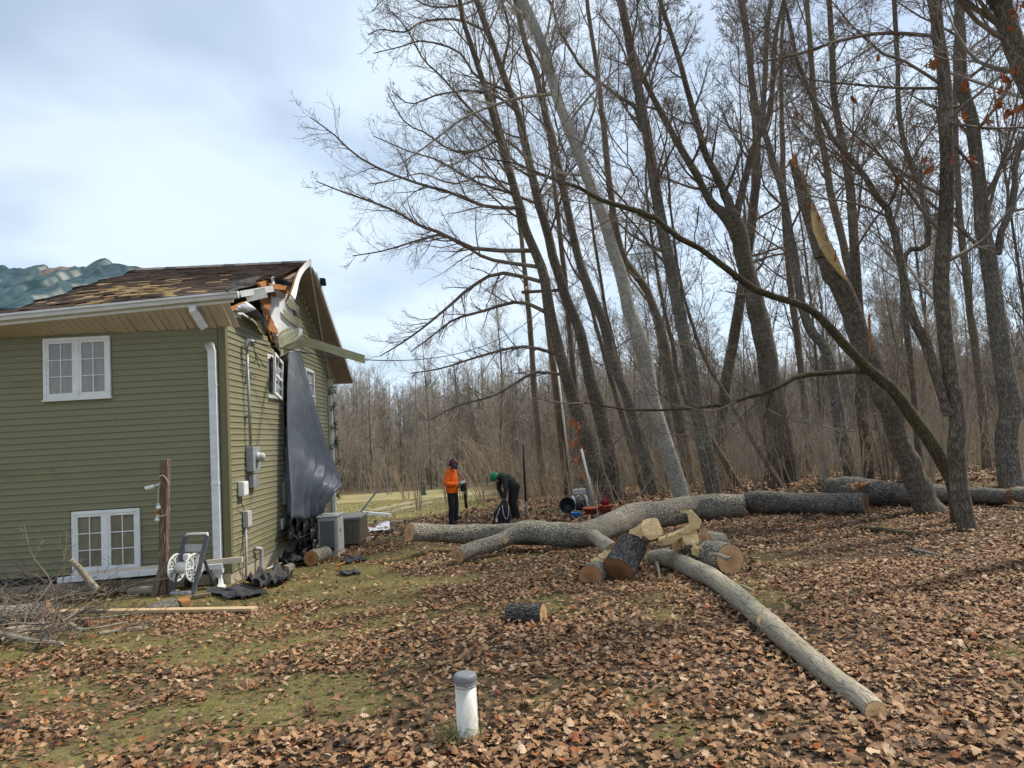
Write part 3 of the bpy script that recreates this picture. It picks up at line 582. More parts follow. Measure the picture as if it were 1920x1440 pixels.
# peeled siding corner curling out
fg = []
A_ = [gq(431, 584, .03), gq(447, 573, .06), gq(462, 565, .12)]; B_ = [gq(455, 586, .03), gq(466, 582, .20), gq(478, 577, .32)]; C_ = [gq(478, 600, .03), gq(486, 600, .22), gq(494, 598, .30)]; D_ = [gq(495, 629, .02), gq(496, 624, .08), gq(497, 618, .12)]
MB().sheet([spline(q, 6) for q in (A_, B_, C_, D_)]).build('peeled_siding', M['wrap'], house, smooth=True, solid=.004)
MB().sheet([spline([q+np.array([.02, .02, -.02]) for q in r], 5) for r in (B_, C_, D_)]).build('peeled_siding', M['dark_plastic'], house, smooth=True, solid=.004)
def loose(pts, w, name='loose_siding', rows=2, tilt=.5):
    P = np.array(pts); b = spline(P, 12); root = None
    for r in range(rows):
        g = []
        for q in b:
            o = r*w; g.append([q+np.array([.0+.012, -.0, -o]), q+np.array([.016, -.0, -o-.012]), q+np.array([.002*tilt, .0, -o-w+.004])])
        x = MB().sheet(g).build(name if root is None else 'siding_course', M['siding_pale'], house if root is None else root, solid=.003)
        root = root or x
loose([w2h(at(530, 649, 14.6)), w2h(at(552, 640, 14.3)), w2h(at(574, 635, 14.0)), w2h(at(590, 637, 13.9)), w2h(at(630, 650, 13.7)), w2h(at(683, 666, 13.5))], .085)
for px in ([(522, 640), (535, 630), (558, 614), (566, 620)], [(520, 627), (530, 618), (545, 612), (549, 622)], [(524, 652), (545, 640), (567, 626), (568, 636)]):
    loose([gq(px[0][0], px[0][1], .06), gq(px[1][0], px[1][1], .12), gq(px[2][0], px[2][1], .14)], .10, tilt=0)
loose([gq(530, 577, .05), gq(545, 590, .06), gq(565, 603, .06)], .09); loose([gq(538, 556, .04), gq(550, 566, .08), gq(560, 575, .06)], .09)
# ---- service mast, meter and boxes on the gable
def G3(x, y, c): return gq(x, y, c)
mast = MB().tube([G3(463, 655, .09), G3(470, 838, .09)], .024, 12).build('service_mast', M['grey_metal'], house, smooth=True)
MB().tube([G3(461, 656, .09), G3(462, 645, .09), G3(466, 640, .12), G3(472, 641, .17), G3(476, 648, .20)], [.03, .045, .05, .05, .035], 12).build('weatherhead', M['grey_metal'], mast, smooth=True)
for yy in (706, 780): q = G3(466, yy, .06); MB().box(q, (.14, .07, .03)).build('clamp', M['grey_metal'], mast)
for k_, (e, s_) in enumerate((((498, 690), .15), ((487, 690), .1), ((470, 679), .1))):
    MB().tube(spline([G3(475, 648, .2), G3(480, 665+5*k_, .24), G3(*e, s_)], 8), .007, 5).build('service_cable', M['cable'], mast)
def gbox(x0, y0, x1, y1, d, name, mat, off=.02, bevel=.01):
    a = gq(x0, (y0+y1)/2, off); b = gq(x1, (y0+y1)/2, off); c = gq((x0+x1)/2, y0, off); e = gq((x0+x1)/2, y1, off)
    return MB().b2((off, a[1], e[2]), (off+d, b[1], c[2])).build(name, mat, house, bevel=bevel), np.array([off+d, (a[1]+b[1])/2, (c[2]+e[2])/2])
mtr, mc = gbox(461, 838, 475, 884, .13, 'meter_box', M['grey_metal']); MX = [[0, 0, 1], [1, 0, 0], [0, 1, 0]]
MB().lathe([(0, 0), (.085, 0), (.085, .03), (.075, .035), (.072, .10), (.055, .125), (0, .128)], 20, MX, mc+(0, .02, .03)).build('meter', M['grey_plastic'], mtr, smooth=True)
MB().lathe([(.092, .005), (.092, .028), (.084, .03)], 20, MX, mc+(0, .02, .03)).build('ring', M['steel'], mtr, smooth=True)
gbox(466, 890, 477, 914, .09, 'switch_box', M['grey_metal']); a, ac = gbox(446, 903, 455, 930, .10, 'junction_box', M['white_plastic']); MB().b2(ac+(-.004, -.1, -.10), ac+(.006, .1, .1)).build('lid', M['white_plastic'], a, bevel=.004)
gbox(455, 958, 463, 988, .09, 'utility_box', M['grey_plastic']); gbox(526, 972, 531, 992, .04, 'outlet_cover', M['white_plastic'])
MB().tube([G3(461, 988, .06), G3(462, 1050, .06), G3(461, 1084, .05)], .02, 10).build('conduit', M['grey_plastic'], house, smooth=True)
for pts in ([(452, 930), (454, 945), (459, 958)], [(462, 958), (471, 962), (470, 985), (463, 1000)], [(455, 988), (456, 1010), (449, 1050), (452, 1078)], [(446, 1055), (448, 1070), (455, 1083)]):
    MB().tube(spline([G3(x, y, .05+.03*(i % 2)) for i, (x, y) in enumerate(pts)], 10), .006, 5).build('cable', M['cable'], house)
MB().tube(spline([G3(478, 1029, .03), G3(486, 1029, .09), G3(490, 1034, .10), G3(490, 1075, .10)], 14), .035, 12).build('vent_elbow', M['grey_plastic'], house, smooth=True)
MB().tube(spline([G3(537, 905, .04), G3(536, 960, .05), G3(540, 990, .12), G3(560, 1008, .35), G3(590, 995, .5)], 20), .011, 6).build('flexible_conduit', M['dark_plastic'], house, smooth=True)
MB().b2(gq(528, 905, .01)+(0, 0, 0), gq(533, 945, .01)+(.06, .1, 0)).build('disconnect_box', M['grey_metal'], house)
# ---- porch column with garland beyond the far corner
pc = w2h(at(623, 940, 20.3)); pt_ = w2h(at(623, 712, 20.3))
col_ = MB().b2((pc[0]-.10, pc[1]-.1, pc[2]-.3), (pc[0]+.10, pc[1]+.1, pt_[2])).b2((pc[0]-.14, pc[1]-.14, pt_[2]-.12), (pc[0]+.14, pc[1]+.14, pt_[2]+.02)).build('porch_column', M['white'], house, bevel=.01)
gl = MB(); GV = []
for i in range(900):
    u = rng.random(); a = u*6*2*np.pi; q = np.array([pc[0]+.19*math.cos(a), pc[1]+.19*math.sin(a), pc[2]+.05+u*(pt_[2]-pc[2]-.3)])+rng.normal(0, .035, 3); d = rng.normal(0, 1, 3); d /= np.linalg.norm(d); e = np.cross(d, rng.normal(0, 1, 3)); e /= np.linalg.norm(e)
    gl.add([q, q+d*.11+e*.014, q+d*.11-e*.014], [(0, 1, 2)])
gl.build('garland', M['needle'], col_)
# ---- tarps: own things resting on the house
def zroof(x, y): return near(x, y)[2] if y <= RY else RZ-.51*(y-RY)
def ridged(P, sc, seed): return [(1-abs(vnoise(P, sc, seed)[0]))**3]
def teal_tarp():
    nx, ny = 130, 90
    lo = [(-8.0, -.3), (-3.42, -.1), (-3.36, 1.0), (-3.44, 2.4), (-3.36, 3.0), (-3.40, 3.9), (-3.30, 4.6), (-3.3, 5.2)]   # right-hand hem of the tarp, x as a function of y
    ly = np.array([b for a, b in lo]); lx = np.array([a for a, b in lo]); Gt = []; ny = 64; nx = 190
    for j in range(ny):
        f = j/(ny-1); y = -.12+5.2*f; xr = np.interp(y, ly, lx)+.07*math.sin(y*6)+.03*math.sin(y*15); r = []
        for i in range(nx):
            g = (i/(nx-1))**.75; x = -7.4+(xr+7.4)*g; s_d = xr-x
            ph = s_d/.46+.35*math.sin(y*.9)+.2*math.sin(y*2.3+1)+.1*math.sin(y*5+x); k_ = math.floor(ph); fr = ph-k_
            amp = .05+.13*(.5+.5*math.sin(y*1.1+k_*2.4))**1.5; saw = min(fr/.22, 1)*(1-fr)**.8
            cre = abs(((s_d*3.7+y*1.9+.3*math.sin(3*y)) % 1)-.5)*abs(((y*1.3-s_d*.9) % 1)-.5)*4
            hump = .12*math.exp(-((x+4.0)/.42)**2-((y-4.1)/.55)**2)+.12*math.exp(-((x+6.2)/.5)**2-((y-4.1)/.6)**2)
            env = min(1, f*8+.15)*min(1, s_d*7+.08)
            r.append((x-.05*saw, y+.03*math.sin(9*x), zroof(x, y)+.025+env*(1.5*amp*saw+.045*cre+hump)))
        Gt.append(r)
    return Gt
tt = MB().sheet(teal_tarp()); o = tt.build('roof_tarp', M['teal'], smooth=True, solid=.006, org=(0, 0, 0)); o.location = tuple(H0); o.rotation_euler = (0, 0, HROT); tag(o, 'crumpled teal tarp bunched over the roof ridge', 'tarp')
s_ = []
for i in range(16): s_.append([(-5.75+.09*i, RY-.5+.8*j/10, zroof(-5.75+.09*i, RY-.5+.8*j/10)+.04+.13*math.sin(i/15*math.pi)*math.sin(j/10*math.pi)+.015*math.sin(i*2.+j)) for j in range(11)])
o = MB().sheet(s_).build('roof_blanket', M['brownbox'], solid=.02); o.location = tuple(H0); o.rotation_euler = (0, 0, HROT); tag(o, 'brown sheet humped over the ridge between the teal tarp folds', 'tarp')
Lf = spline([gq(541, 655, .12), gq(537, 720, .14), gq(536, 800, .16), gq(537, 880, .18), gq(538, 975, .20)], 46)
Rt = spline([gq(561, 652, .16), gq(578, 715, .30), gq(594, 775, .45), (gq(612, 835, .60)), gq(637, 903, .85), gq(628, 922, .85), gq(606, 952, .6), gq(598, 972, .45)], 46)
Gt = []
for i in range(46):
    r = []
    for j in range(110):
        u = j/109; q = Lf[i]*(1-u)+Rt[i]*u; v = i/45; P = np.array([[u*3, v*2, 0.]])
        ph = u*4.6+.25*math.sin(v*3)+.25*vnoise(P, .8, 12)[0]; pl = abs((ph % 1)-.5)*2; a = .12*(.35+v)*(pl*pl-.4)+.035*(.3+v)*(abs(((u*11.3+v*.7) % 1)-.5)*2-.5)+.045*abs(vnoise(P*np.array([[1, 2.6, 1]]), 2.2, 9)[0])*(.2+v)+.022*abs(vnoise(P*np.array([[1.4, 4, 1]]), 4.5, 15)[0])
        fade = min(1, 6*u+.25); r.append(q+np.array([max(a, -.1)*fade+.06*v, .25*a*v, .04*math.sin(u*14)*v]))
    Gt.append(r)
o = MB().sheet(Gt).build('wall_tarp', M['greytarp'], smooth=True, solid=.004); o.location = tuple(H0); o.rotation_euler = (0, 0, HROT); tag(o, 'grey plastic tarp hanging in folds over the damaged gable wall', 'tarp')
bl = []
for i in range(12): bl.append([gq(538+(600-538)*j/14, 965+i*4.2, .12+.1*abs(math.sin(j*1.1))+.02*i*abs(math.sin(j*.7+i*.4))) for j in range(15)])
o = MB().sheet(bl).build('plastic_sheet', M['black'], smooth=False, solid=.004); o.location = tuple(H0); o.rotation_euler = (0, 0, HROT); tag(o, 'black plastic sheet bunched below the grey tarp', 'sheet')
# ================================================================ WOOD: tubes with bark, logs, trees
def bark_tube(P, R, n=20, amp=.03, seed=0, ridge=1.0):
    P = np.array(P, float); R = np.array(R, float); Mn = len(P)
    T = np.gradient(P, axis=0); T /= np.linalg.norm(T, axis=1, keepdims=True)+1e-9; mt = P[-1]-P[0]; mt /= np.linalg.norm(mt)
    ref = np.array([0, 0, 1.]) if abs(mt[2]) < .8 else np.array([1., 0, 0]); a = ref-(T@ref)[:, None]*T; a /= np.linalg.norm(a, axis=1, keepdims=True); b = np.cross(T, a)
    s = np.concatenate([[0], np.cumsum(np.linalg.norm(np.diff(P, axis=0), axis=1))]); th = np.arange(n+1)/n*2*np.pi
    C, S_ = np.cos(th), np.sin(th); TH, SS = np.meshgrid(th, s); r0_ = max(R.mean(), .03)
    Q = np.stack([np.cos(TH)*r0_, np.sin(TH)*r0_, SS*.35], -1).reshape(-1, 3)
    d = (1-2*np.abs(vnoise(Q, 16*ridge, seed)))*.6+vnoise(Q, 5, seed+1)*1.1+vnoise(Q, 40*ridge, seed+2)*.35
    Rm = R[:, None]*(1+amp/r0_*.35*d.reshape(Mn, n+1))
    V = P[:, None]+Rm[..., None]*(C[:, None]*a[:, None]+S_[:, None]*b[:, None]); uv = np.stack([TH*r0_, SS], -1).reshape(-1, 2)
    i = (np.arange(Mn-1)[:, None]*(n+1)+np.arange(n)).ravel(); Fq = np.stack([i, i+1, i+n+2, i+n+1], -1)
    return V.reshape(-1, 3), Fq, uv, (V[0, :-1], V[-1, :-1], T)
def cutface(ring, out, mat, parent, name='cut_face', push=.004, org=None):
    c = ring.mean(0); r = np.linalg.norm(ring-c, axis=1).mean(); t = out/np.linalg.norm(out); a = ring[0]-c; a = a-(a@t)*t; a /= np.linalg.norm(a); b = np.cross(t, a); n = len(ring)
    V = [c+t*push]; uv = [(0, 0)]
    for f in (.5, .97):
        for q in ring: e = (q-c)*f; V.append(c+e+t*(push if f < .9 else push*.5)+t*rng.normal(0, .0015)); uv.append((e@a/r, e@b/r))
    F_ = [(0, 1+i, 1+(i+1) % n) for i in range(n)]+[(1+i, 1+n+i, 1+n+(i+1) % n, 1+(i+1) % n) for i in range(n)]
    V = np.array(V)-(0 if org is None else np.array(org)); return mk(name, V, F_, mat, parent, uv=uv)
def log(name, label, pts, rad, mat, cat='log', ends=('cut', 'cut'), n=26, amp=.02, group=None, seed=0, step=.035, pre=None, lump=1.0):
    P = np.array(pts, float); L = np.linalg.norm(np.diff(P, axis=0), axis=1).sum(); m_ = max(6, int(L/step)); Q = spline(P, m_); R = np.interp(np.linspace(0, 1, m_), np.linspace(0, 1, len(rad)), rad); sq = np.linspace(0, L, m_); R = R*(1+lump*(.05*np.sin(sq*2.3+seed)+.035*np.sin(sq*6.1+2*seed))); Q = Q+np.stack([.012*np.sin(sq*4.7+seed), 0*sq, .012*np.sin(sq*3.9+2*seed)], -1)*min(1, L)*lump
    V, Fq, uv, (e0, e1, T) = bark_tube(Q, R, n, amp, seed); org = Q.mean(0); org[2] = V[:, 2].min()
    root = pre or thing(name, label, cat, org, 0, group)
    if pre: org = np.array(pre.location)
    mk('bark' if not pre else 'branch_stem', V-org, Fq, M[mat], root, smooth=True, uv=uv)
    if ends[0]: cutface(e0[::-1], -T[0], M[ends[0]], root, org=org)
    if ends[1]: cutface(e1, T[-1], M[ends[1]], root, org=org)
    return root
def gl(x, y, dia):
    """centre of a log lying on the ground: x,y pixel centre, dia pixel thickness"""
    g = gp(x, y+dia*.48); p = at(x, y, g[1]); return p, dia/2/F*g[1]
# ---------------- vectorised branching
def kids(P, R, m, t0, t1, ang, ln, kk, noise, trop, rf, rmin, absl=None, pw=1.0, flat=None):
    B, Nn = P.shape[:2]
    if B == 0: return np.zeros((0, kk+1, 3)), np.zeros((0, kk+1))
    t = t0+(t1-t0)*((np.arange(m)[None]+rng.random((B, m)))/m); x = t*(Nn-1); i = np.minimum(x.astype(int), Nn-2); f = (x-i)[..., None]; bi = np.arange(B)[:, None]
    p0 = P[bi, i]*(1-f)+P[bi, i+1]*f; T = P[bi, i+1]-P[bi, i]; T /= np.linalg.norm(T, axis=2, keepdims=True)+1e-9; rp = R[bi, i]*(1-f[..., 0])+R[bi, i+1]*f[..., 0]
    Lp = np.linalg.norm(np.diff(P, axis=1), axis=2).sum(1)[:, None]
    u = rng.standard_normal((B, m, 3))
    if flat is not None: u[..., 2] = u[..., 2]*flat
    u = u-(u*T).sum(2, keepdims=True)*T; u /= np.linalg.norm(u, axis=2, keepdims=True)+1e-9
    a = np.radians(rng.uniform(ang[0], ang[1], (B, m)))[..., None]; d = np.cos(a)*T+np.sin(a)*u
    L = (absl if absl is not None else Lp)*rng.uniform(ln[0], ln[1], (B, m))*(1-.55*t)**pw
    p0 = p0.reshape(-1, 3); d = d.reshape(-1, 3); L = L.reshape(-1, 1); r = np.maximum((rp.reshape(-1)*rf), rmin); out = [p0]; st = L/kk
    for q in range(kk):
        d = d+noise*rng.standard_normal(d.shape)+np.array([0, 0, trop]); d /= np.linalg.norm(d, axis=1, keepdims=True); out.append(out[-1]+d*st)
    r2 = r[:, None]*np.linspace(1, .25, kk+1)[None]; return np.stack(out, 1), np.maximum(r2, rmin*.8)
def crown_parts(P, R, cfg):
    """P,R batch of limbs -> list of (V,Q)"""
    A = [tubes(P, R, 6)]
    b2 = kids(P, R, cfg.get('m2', 8), .12, 1, (25, 58), cfg.get('l2', (.32, .68)), 5, .12, cfg.get('trop', .05), .45, .006); A.append(tubes(*b2, 4))
    b3 = kids(*b2, cfg.get('m3', 6), .1, 1, (22, 55), (.38, .8), 3, .14, .03, .5, cfg.get('tw', .0035)); A.append(tubes(*b3, 3))
    if cfg.get('m4'):
        b4 = kids(*b3, cfg['m4'], .15, 1, (22, 55), (.4, .9), cfg.get('k4', 2), .16, .03, .8, cfg.get('tw', .0035)*.85); A.append(tubes(*b4, 3))
    return A
def px_path(pts, Y, lean=0.0):
    y0 = pts[0][1]; y1 = pts[-1][1]; return np.array([at(x, y, Y+lean*(y0-y)/(y0-y1+1e-6)) for x, y in pts])
def tree(label, pts, Y, wpx, bark='bark_brown', twig='twig', limbs=(), m1=18, t1=(.35, .98), l1=(2.0, 4.5), cfg=None, lean=0., ext=3.0, forks=(), cat='tree', name='bare_tree', group=None, flat=None, n=16, side=0):
    """pts: trunk centre line (bottom to top) as seen; Y: distance; wpx: thickness seen at bottom and top"""
    cfg = cfg or {}; P = px_path(pts, Y, lean)
    P[0, 2] = min(P[0, 2], gz(P[0, 0], P[0, 1])-.0); base = P[0].copy(); base[2] = gz(base[0], base[1])
    P = np.vstack([[P[0, 0]+(P[0, 0]-P[1, 0])*.05, P[0, 1], base[2]-.25], P])
    Rr = np.interp(np.linspace(0, 1, len(P)), [0, 1], [wpx[0], wpx[1]])/2/F*Y
    if ext: d = P[-1]-P[-3]; d /= np.linalg.norm(d); P = np.vstack([P, P[-1]+d*ext*.5+rng.normal(0, .1, 3), P[-1]+d*ext+rng.normal(0, .2, 3)]); Rr = np.concatenate([Rr, [Rr[-1]*.75, Rr[-1]*.35]])
    _d = np.array(pts[len(pts)//2], float)-np.array(pts[0], float); _k = math.cos(math.atan((np.mean([q[0] for q in pts])-960)/F))*abs(_d[1])/np.hypot(*_d)*.94; Rr = Rr*_k; m_ = 40; Q = spline(P, m_); jq = np.cumsum(rng.normal(0, 1, (m_, 3)), 0); jq = jq-np.linspace(0, 1, m_)[:, None]*jq[-1]; Q = Q+jq*np.array([.014, .014, .0])*(1+Rr.mean()*1.5); R = np.interp(np.linspace(0, 1, m_), np.linspace(0, 1, len(Rr)), Rr); R = R*(1+.55*np.exp(-np.arange(m_)/1.6))*(1+.05*np.convolve(rng.normal(0, 1, m_+4), np.ones(5)/2.2, 'valid'))
    root = thing(name, label, cat, base, 0, group)
    V, Fq, uv, _ = bark_tube(Q, R, n, .018, seed=int(base[0]*7) % 50); mk('trunk', V-base, Fq, M[bark], root, smooth=True, uv=uv)
    A = []; LP = []
    for fk in forks:   # secondary stems given by eye: (pts, w0, w1)
        f = px_path(fk[0], Y, 0); q = spline(f, 24); jq = np.cumsum(rng.normal(0, 1, (24, 3)), 0); q = q+(jq-np.linspace(0, 1, 24)[:, None]*jq[-1])*.018; r = np.linspace(fk[1], fk[2], 24)*.88/2/F*Y*(1+.05*rng.standard_normal(24)); V, Fq, uv, _ = bark_tube(q, r, 12, .012, seed=3); mk('limb', V-base, Fq, M[bark], root, smooth=True, uv=uv)
        b = kids(q[None], r[None], fk[3] if len(fk) > 3 else 8, .3, 1, (30, 65), (.8, 1.2), 6, .11, .05, .4, .012, absl=2.4); A += crown_parts(*b, cfg)
    for lb in limbs:
        f = px_path(lb[0], Y, lb[3] if len(lb) > 3 else rng.uniform(-1.5, 1.5)); kq = int(np.argmin(np.abs(Q[:, 2]-f[0, 2]))); f = np.vstack([Q[kq][None], f[1:]]); q = spline(f, 14); r = np.linspace(lb[1], lb[2], 14)/2/F*Y; A += crown_parts(q[None], r[None], dict(m2=22, m3=6, m4=4, trop=.03, tw=.0042, l2=(.10, .30)))
    if m1:
        b = kids(Q[None], R[None], m1, t1[0], t1[1], (32, 68), (.75, 1.3), 8, .10, .07, .30, .012, absl=np.mean(l1)*1.25, flat=flat)
        if side:   # wood edge: crowns reach for the light on the open side
            pass
        A += crown_parts(*b, cfg)
    if A: V, Fs = join(A); mk('crown', V-base, Fs, M[twig], root)
    return root
C_F = dict(m2=9, m3=6, m4=5, tw=.0040, k4=1); C_M = dict(m2=8, m3=6, m4=2, tw=.0048, k4=1)
# -- wood edge, left to right (pixels read off the photograph, distance from where each foot stands)
tree('leaning grey tree at the wood edge, leftmost, limbs arching over the yard', [(1137, 936), (1104, 830), (1079, 765), (1050, 675), (1027, 584), (1014, 512), (983, 440), (973, 400), (957, 350), (937, 283), (913, 200), (893, 133), (870, 60), (860, 10)], 22, (30, 9), 'bark_brown',
     limbs=[([(973, 400), (910, 387), (843, 360), (793, 347), (727, 323), (670, 293), (627, 253), (582, 220)], 8, 2), ([(990, 480), (893, 467), (827, 437), (787, 423), (743, 397), (693, 377), (643, 360), (593, 340)], 9, 2),
            ([(979, 505), (921, 487), (878, 465), (831, 440), (780, 452), (720, 470), (660, 480)], 8, 2), ([(997, 523), (939, 512), (885, 537), (842, 574), (795, 613), (755, 642), (712, 668)], 8, 2), ([(1029, 584), (975, 566), (903, 584), (850, 600), (813, 628), (770, 660)], 8, 2),
            ([(937, 290), (877, 200), (827, 143), (793, 110), (760, 50), (720, 10)], 6, 2), ([(957, 350), (900, 330), (850, 345), (790, 325), (740, 338), (690, 345)], 5, 2), ([(1045, 660), (980, 650), (900, 668), (830, 690), (770, 700)], 7, 2), ([(1060, 700), (1000, 700), (930, 740), (860, 760), (800, 790)], 6, 2)], m1=18, t1=(.45, .98), cfg=C_F, lean=-1.0)
tree('tall brown tree beside the leftmost leaning tree, curved upper stem', [(1157, 936), (1126, 783), (1104, 711), (1086, 620), (1057, 548), (1029, 447), (1010, 383), (990, 300), (970, 210), (927, 93), (893, 0)], 23, (30, 12), 'bark_brown',
     limbs=[([(907, 53), (860, 37), (793, 40), (760, 60), (715, 55), (690, 65)], 6, 2), ([(953, 167), (893, 143), (860, 97), (793, 77), (750, 88), (700, 100)], 6, 2), ([(972, 215), (930, 180), (880, 170), (820, 178), (770, 195), (735, 170)], 6, 2), ([(990, 300), (945, 262), (893, 283), (843, 280), (800, 250), (760, 230), (727, 175)], 6, 2), ([(893, 0), (850, 12), (800, 10), (740, -20), (700, 20)], 5, 2),
            ([(1010, 383), (950, 360), (890, 340), (820, 300), (770, 285), (700, 255)], 6, 2), ([(950, 150), (955, 60), (940, 0), (930, -40)], 6, 3)], m1=16, t1=(.45, .98), cfg=C_F)
tree('slim straight grey tree between the curved brown and silver trees', [(1232, 934), (1213, 866), (1177, 747), (1148, 675), (1130, 602), (1104, 541), (1077, 467), (1053, 350), (1033, 267), (1017, 200), (1000, 127), (980, 50), (965, -10)], 24, (24, 12), 'bark_grey', m1=16, t1=(.4, .98), cfg=C_F)
tree('silver barked leaning tree with dark knots reaching the top of the frame', [(1280, 937), (1245, 819), (1220, 747), (1205, 657), (1177, 584), (1159, 512), (1137, 433), (1103, 333), (1067, 240), (1047, 180), (1017, 80), (980, 0)], 19, (31, 21), 'bark_silver', 'twig_grey',
     limbs=[([(1040, 180), (977, 183), (910, 203), (860, 227), (827, 253), (777, 290), (745, 310)], 7, 2), ([(1000, 50), (960, 10), (930, -20)], 6, 3), ([(1060, 220), (1030, 120), (1045, 40), (1060, -10)], 5, 3)], m1=10, t1=(.55, .98), cfg=C_F)
tree('crooked tree bending behind the silver barked tree', [(1302, 930), (1275, 790), (1256, 693), (1238, 613), (1213, 541), (1170, 480), (1150, 380), (1135, 250), (1120, 130), (1100, 0)], 27, (24, 9), 'bark_tan', m1=18, t1=(.35, .98), cfg=C_F)
tree('straight brown tree standing just behind the fallen trunk', [(1341, 930), (1310, 783), (1292, 693), (1278, 613), (1260, 530), (1245, 447), (1230, 367), (1213, 267), (1197, 177), (1183, 100), (1167, 0)], 20, (33, 17), 'bark_grey',
     forks=[([(1210, 260), (1190, 200), (1140, 165), (1085, 120), (1050, 60), (1030, 0)], 9, 5), ([(1195, 170), (1230, 100), (1240, 0)], 9, 6)], m1=18, t1=(.4, .98), cfg=C_F)
tree('massive forked oak with three rising stems behind the cut logs', [(1484, 905), (1465, 801), (1444, 711), (1433, 642), (1415, 559), (1393, 467), (1378, 415)], 22, (44, 36), 'bark_brown',
     forks=[([(1390, 460), (1355, 400), (1333, 383), (1300, 317), (1250, 233), (1193, 110), (1165, 0)], 24, 9, 12), ([(1385, 450), (1372, 400), (1353, 350), (1320, 277), (1287, 150), (1237, 0)], 24, 9, 12), ([(1388, 455), (1380, 400), (1395, 330), (1410, 270), (1440, 200), (1450, 80), (1470, 0)], 18, 8, 10)], m1=0, ext=0, cfg=C_F)
tree('straight dark tree rising right behind the massive forked oak', [(1350, 908), (1362, 740), (1388, 580), (1408, 440), (1417, 300), (1403, 150), (1387, 0)], 28, (26, 14), 'bark_brown', m1=22, t1=(.35, .98), cfg=C_F)
tree('slender tree with pale lower stem left of the snapped tree', [(1600, 909), (1574, 796), (1551, 662), (1515, 606), (1483, 467), (1460, 350), (1440, 283), (1427, 233), (1433, 117), (1443, 0)], 19, (30, 9), 'bark_grey', m1=18, t1=(.4, .98), cfg=C_F)
tree('upright brown tree behind the snapped leaning tree', [(1630, 915), (1626, 876), (1618, 757), (1618, 638), (1606, 480), (1597, 333), (1587, 283), (1570, 200), (1563, 100), (1557, 0)], 19.5, (28, 12), 'bark_brown', m1=18, t1=(.4, .98), cfg=C_F)
tree('thin straight tree passing behind the splintered stump top', [(1655, 905), (1640, 740), (1612, 580), (1587, 477), (1567, 383), (1550, 300), (1530, 200), (1520, 100), (1513, 0)], 24, (22, 11), 'bark_tan', m1=18, t1=(.4, .98), cfg=C_F)
# -- snapped tree
K_ = [(1748, 962), (1733, 925), (1705, 855), (1673, 776), (1642, 697), (1610, 618), (1578, 539), (1548, 480)]
snap = tree('thick leaning tree snapped off high up with a splintered top', K_, 13.6, (58, 46), 'bark_brown', m1=0, ext=0, name='snapped_tree', n=22)
sb = np.array(snap.location); q = px_path([(1548, 480), (1530, 425), (1510, 370), (1498, 330), (1487, 300)], 13.6); q = spline(q, 20); rr_ = np.linspace(18.5, 6, 20)/F*13.6
q2 = q+np.array([-.03, 0, 0]); V, Fq, uv, _ = bark_tube(q2, rr_, 14, .03, 8); mk('splintered_stem', V-sb, Fq, M['bark_brown'], snap, smooth=True, uv=uv)
def splinter(parent, pts, Y, th, mat='split', org=(0, 0, 0)):
    P = [at(x, y, Y)-np.array(org) for x, y in pts]; MB().prism(P, (0, th, 0)).build('splinter', M[mat], parent)
splinter(snap, [(1523, 392), (1531, 396), (1538, 420), (1549, 446), (1560, 458), (1572, 484), (1590, 528), (1574, 512), (1555, 486), (1541, 462), (1529, 430)], 13.36, .16, org=sb)
for i in range(11):   # loose fibres standing along the split
    f = i/10; x = 1526+f*44+rng.uniform(-4, 7); y = 396+f*100; L_ = rng.uniform(14, 34); splinter(snap, [(x-1.5, y), (x+rng.uniform(-1, 5), y-L_*.6), (x+2.2, y+2), (x+L_*.36, y+L_*.8)], 13.30+rng.uniform(-.04, .06), .03, ('split', 'osb', 'split', 'lumber')[i % 4], org=sb)
splinter(snap, [(1482, 298), (1490, 296), (1496, 310), (1492, 316), (1487, 306)], 13.45, .06, 'osb', org=sb)
splinter(snap, [(1628, 590), (1632, 588), (1634, 640), (1631, 668)], 13.2, .02, 'osb', org=sb)
for i in range(9):
    x = 1486+i*3; splinter(snap, [(x, 306+i*6), (x+3, 290+i*7-rng.uniform(0, 14)), (x+6, 312+i*6)], 13.5+rng.uniform(-.1, .1), .04, ('osb', 'bark_brown')[i % 2] if i % 2 == 0 else 'old_wood', org=sb)
# -- near right pair, with the long mossy stem bowed to the left
tree('dark double stemmed tree rooted in the leaves at the right', [(1812, 996), (1796, 876), (1792, 796), (1784, 717), (1772, 658), (1757, 579), (1764, 480), (1773, 300), (1767, 200), (1757, 100), (1740, 0)], 11.4, (40, 27), 'bark_brown',
     forks=[([(1778, 780), (1764, 749), (1737, 658), (1705, 598), (1689, 519), (1675, 440), (1667, 400), (1650, 377), (1620, 327), (1587, 283), (1547, 233), (1527, 190), (1490, 100), (1470, 0)], 22, 7, 12)], m1=12, t1=(.45, .95), cfg=C_F,
     limbs=[([(1760, 60), (1660, 62), (1580, 75), (1500, 100), (1420, 118)], 9, 4, -.5), ([(1768, 180), (1690, 165), (1620, 160), (1540, 152), (1470, 140)], 7, 3, .5), ([(1775, 245), (1850, 240), (1930, 238)], 6, 3, -.8), ([(1770, 130), (1700, 128), (1640, 110), (1590, 120), (1520, 130)], 6, 3, 1.)])
moss_pts = [(1790, 915), (1780, 883), (1749, 828), (1713, 776), (1681, 733), (1642, 697), (1618, 677), (1570, 626), (1531, 586), (1491, 566), (1444, 551), (1386, 516), (1332, 472), (1274, 440), (1237, 410), (1180, 390), (1127, 373), (1090, 353), (1043, 337), (993, 317), (967, 307)]
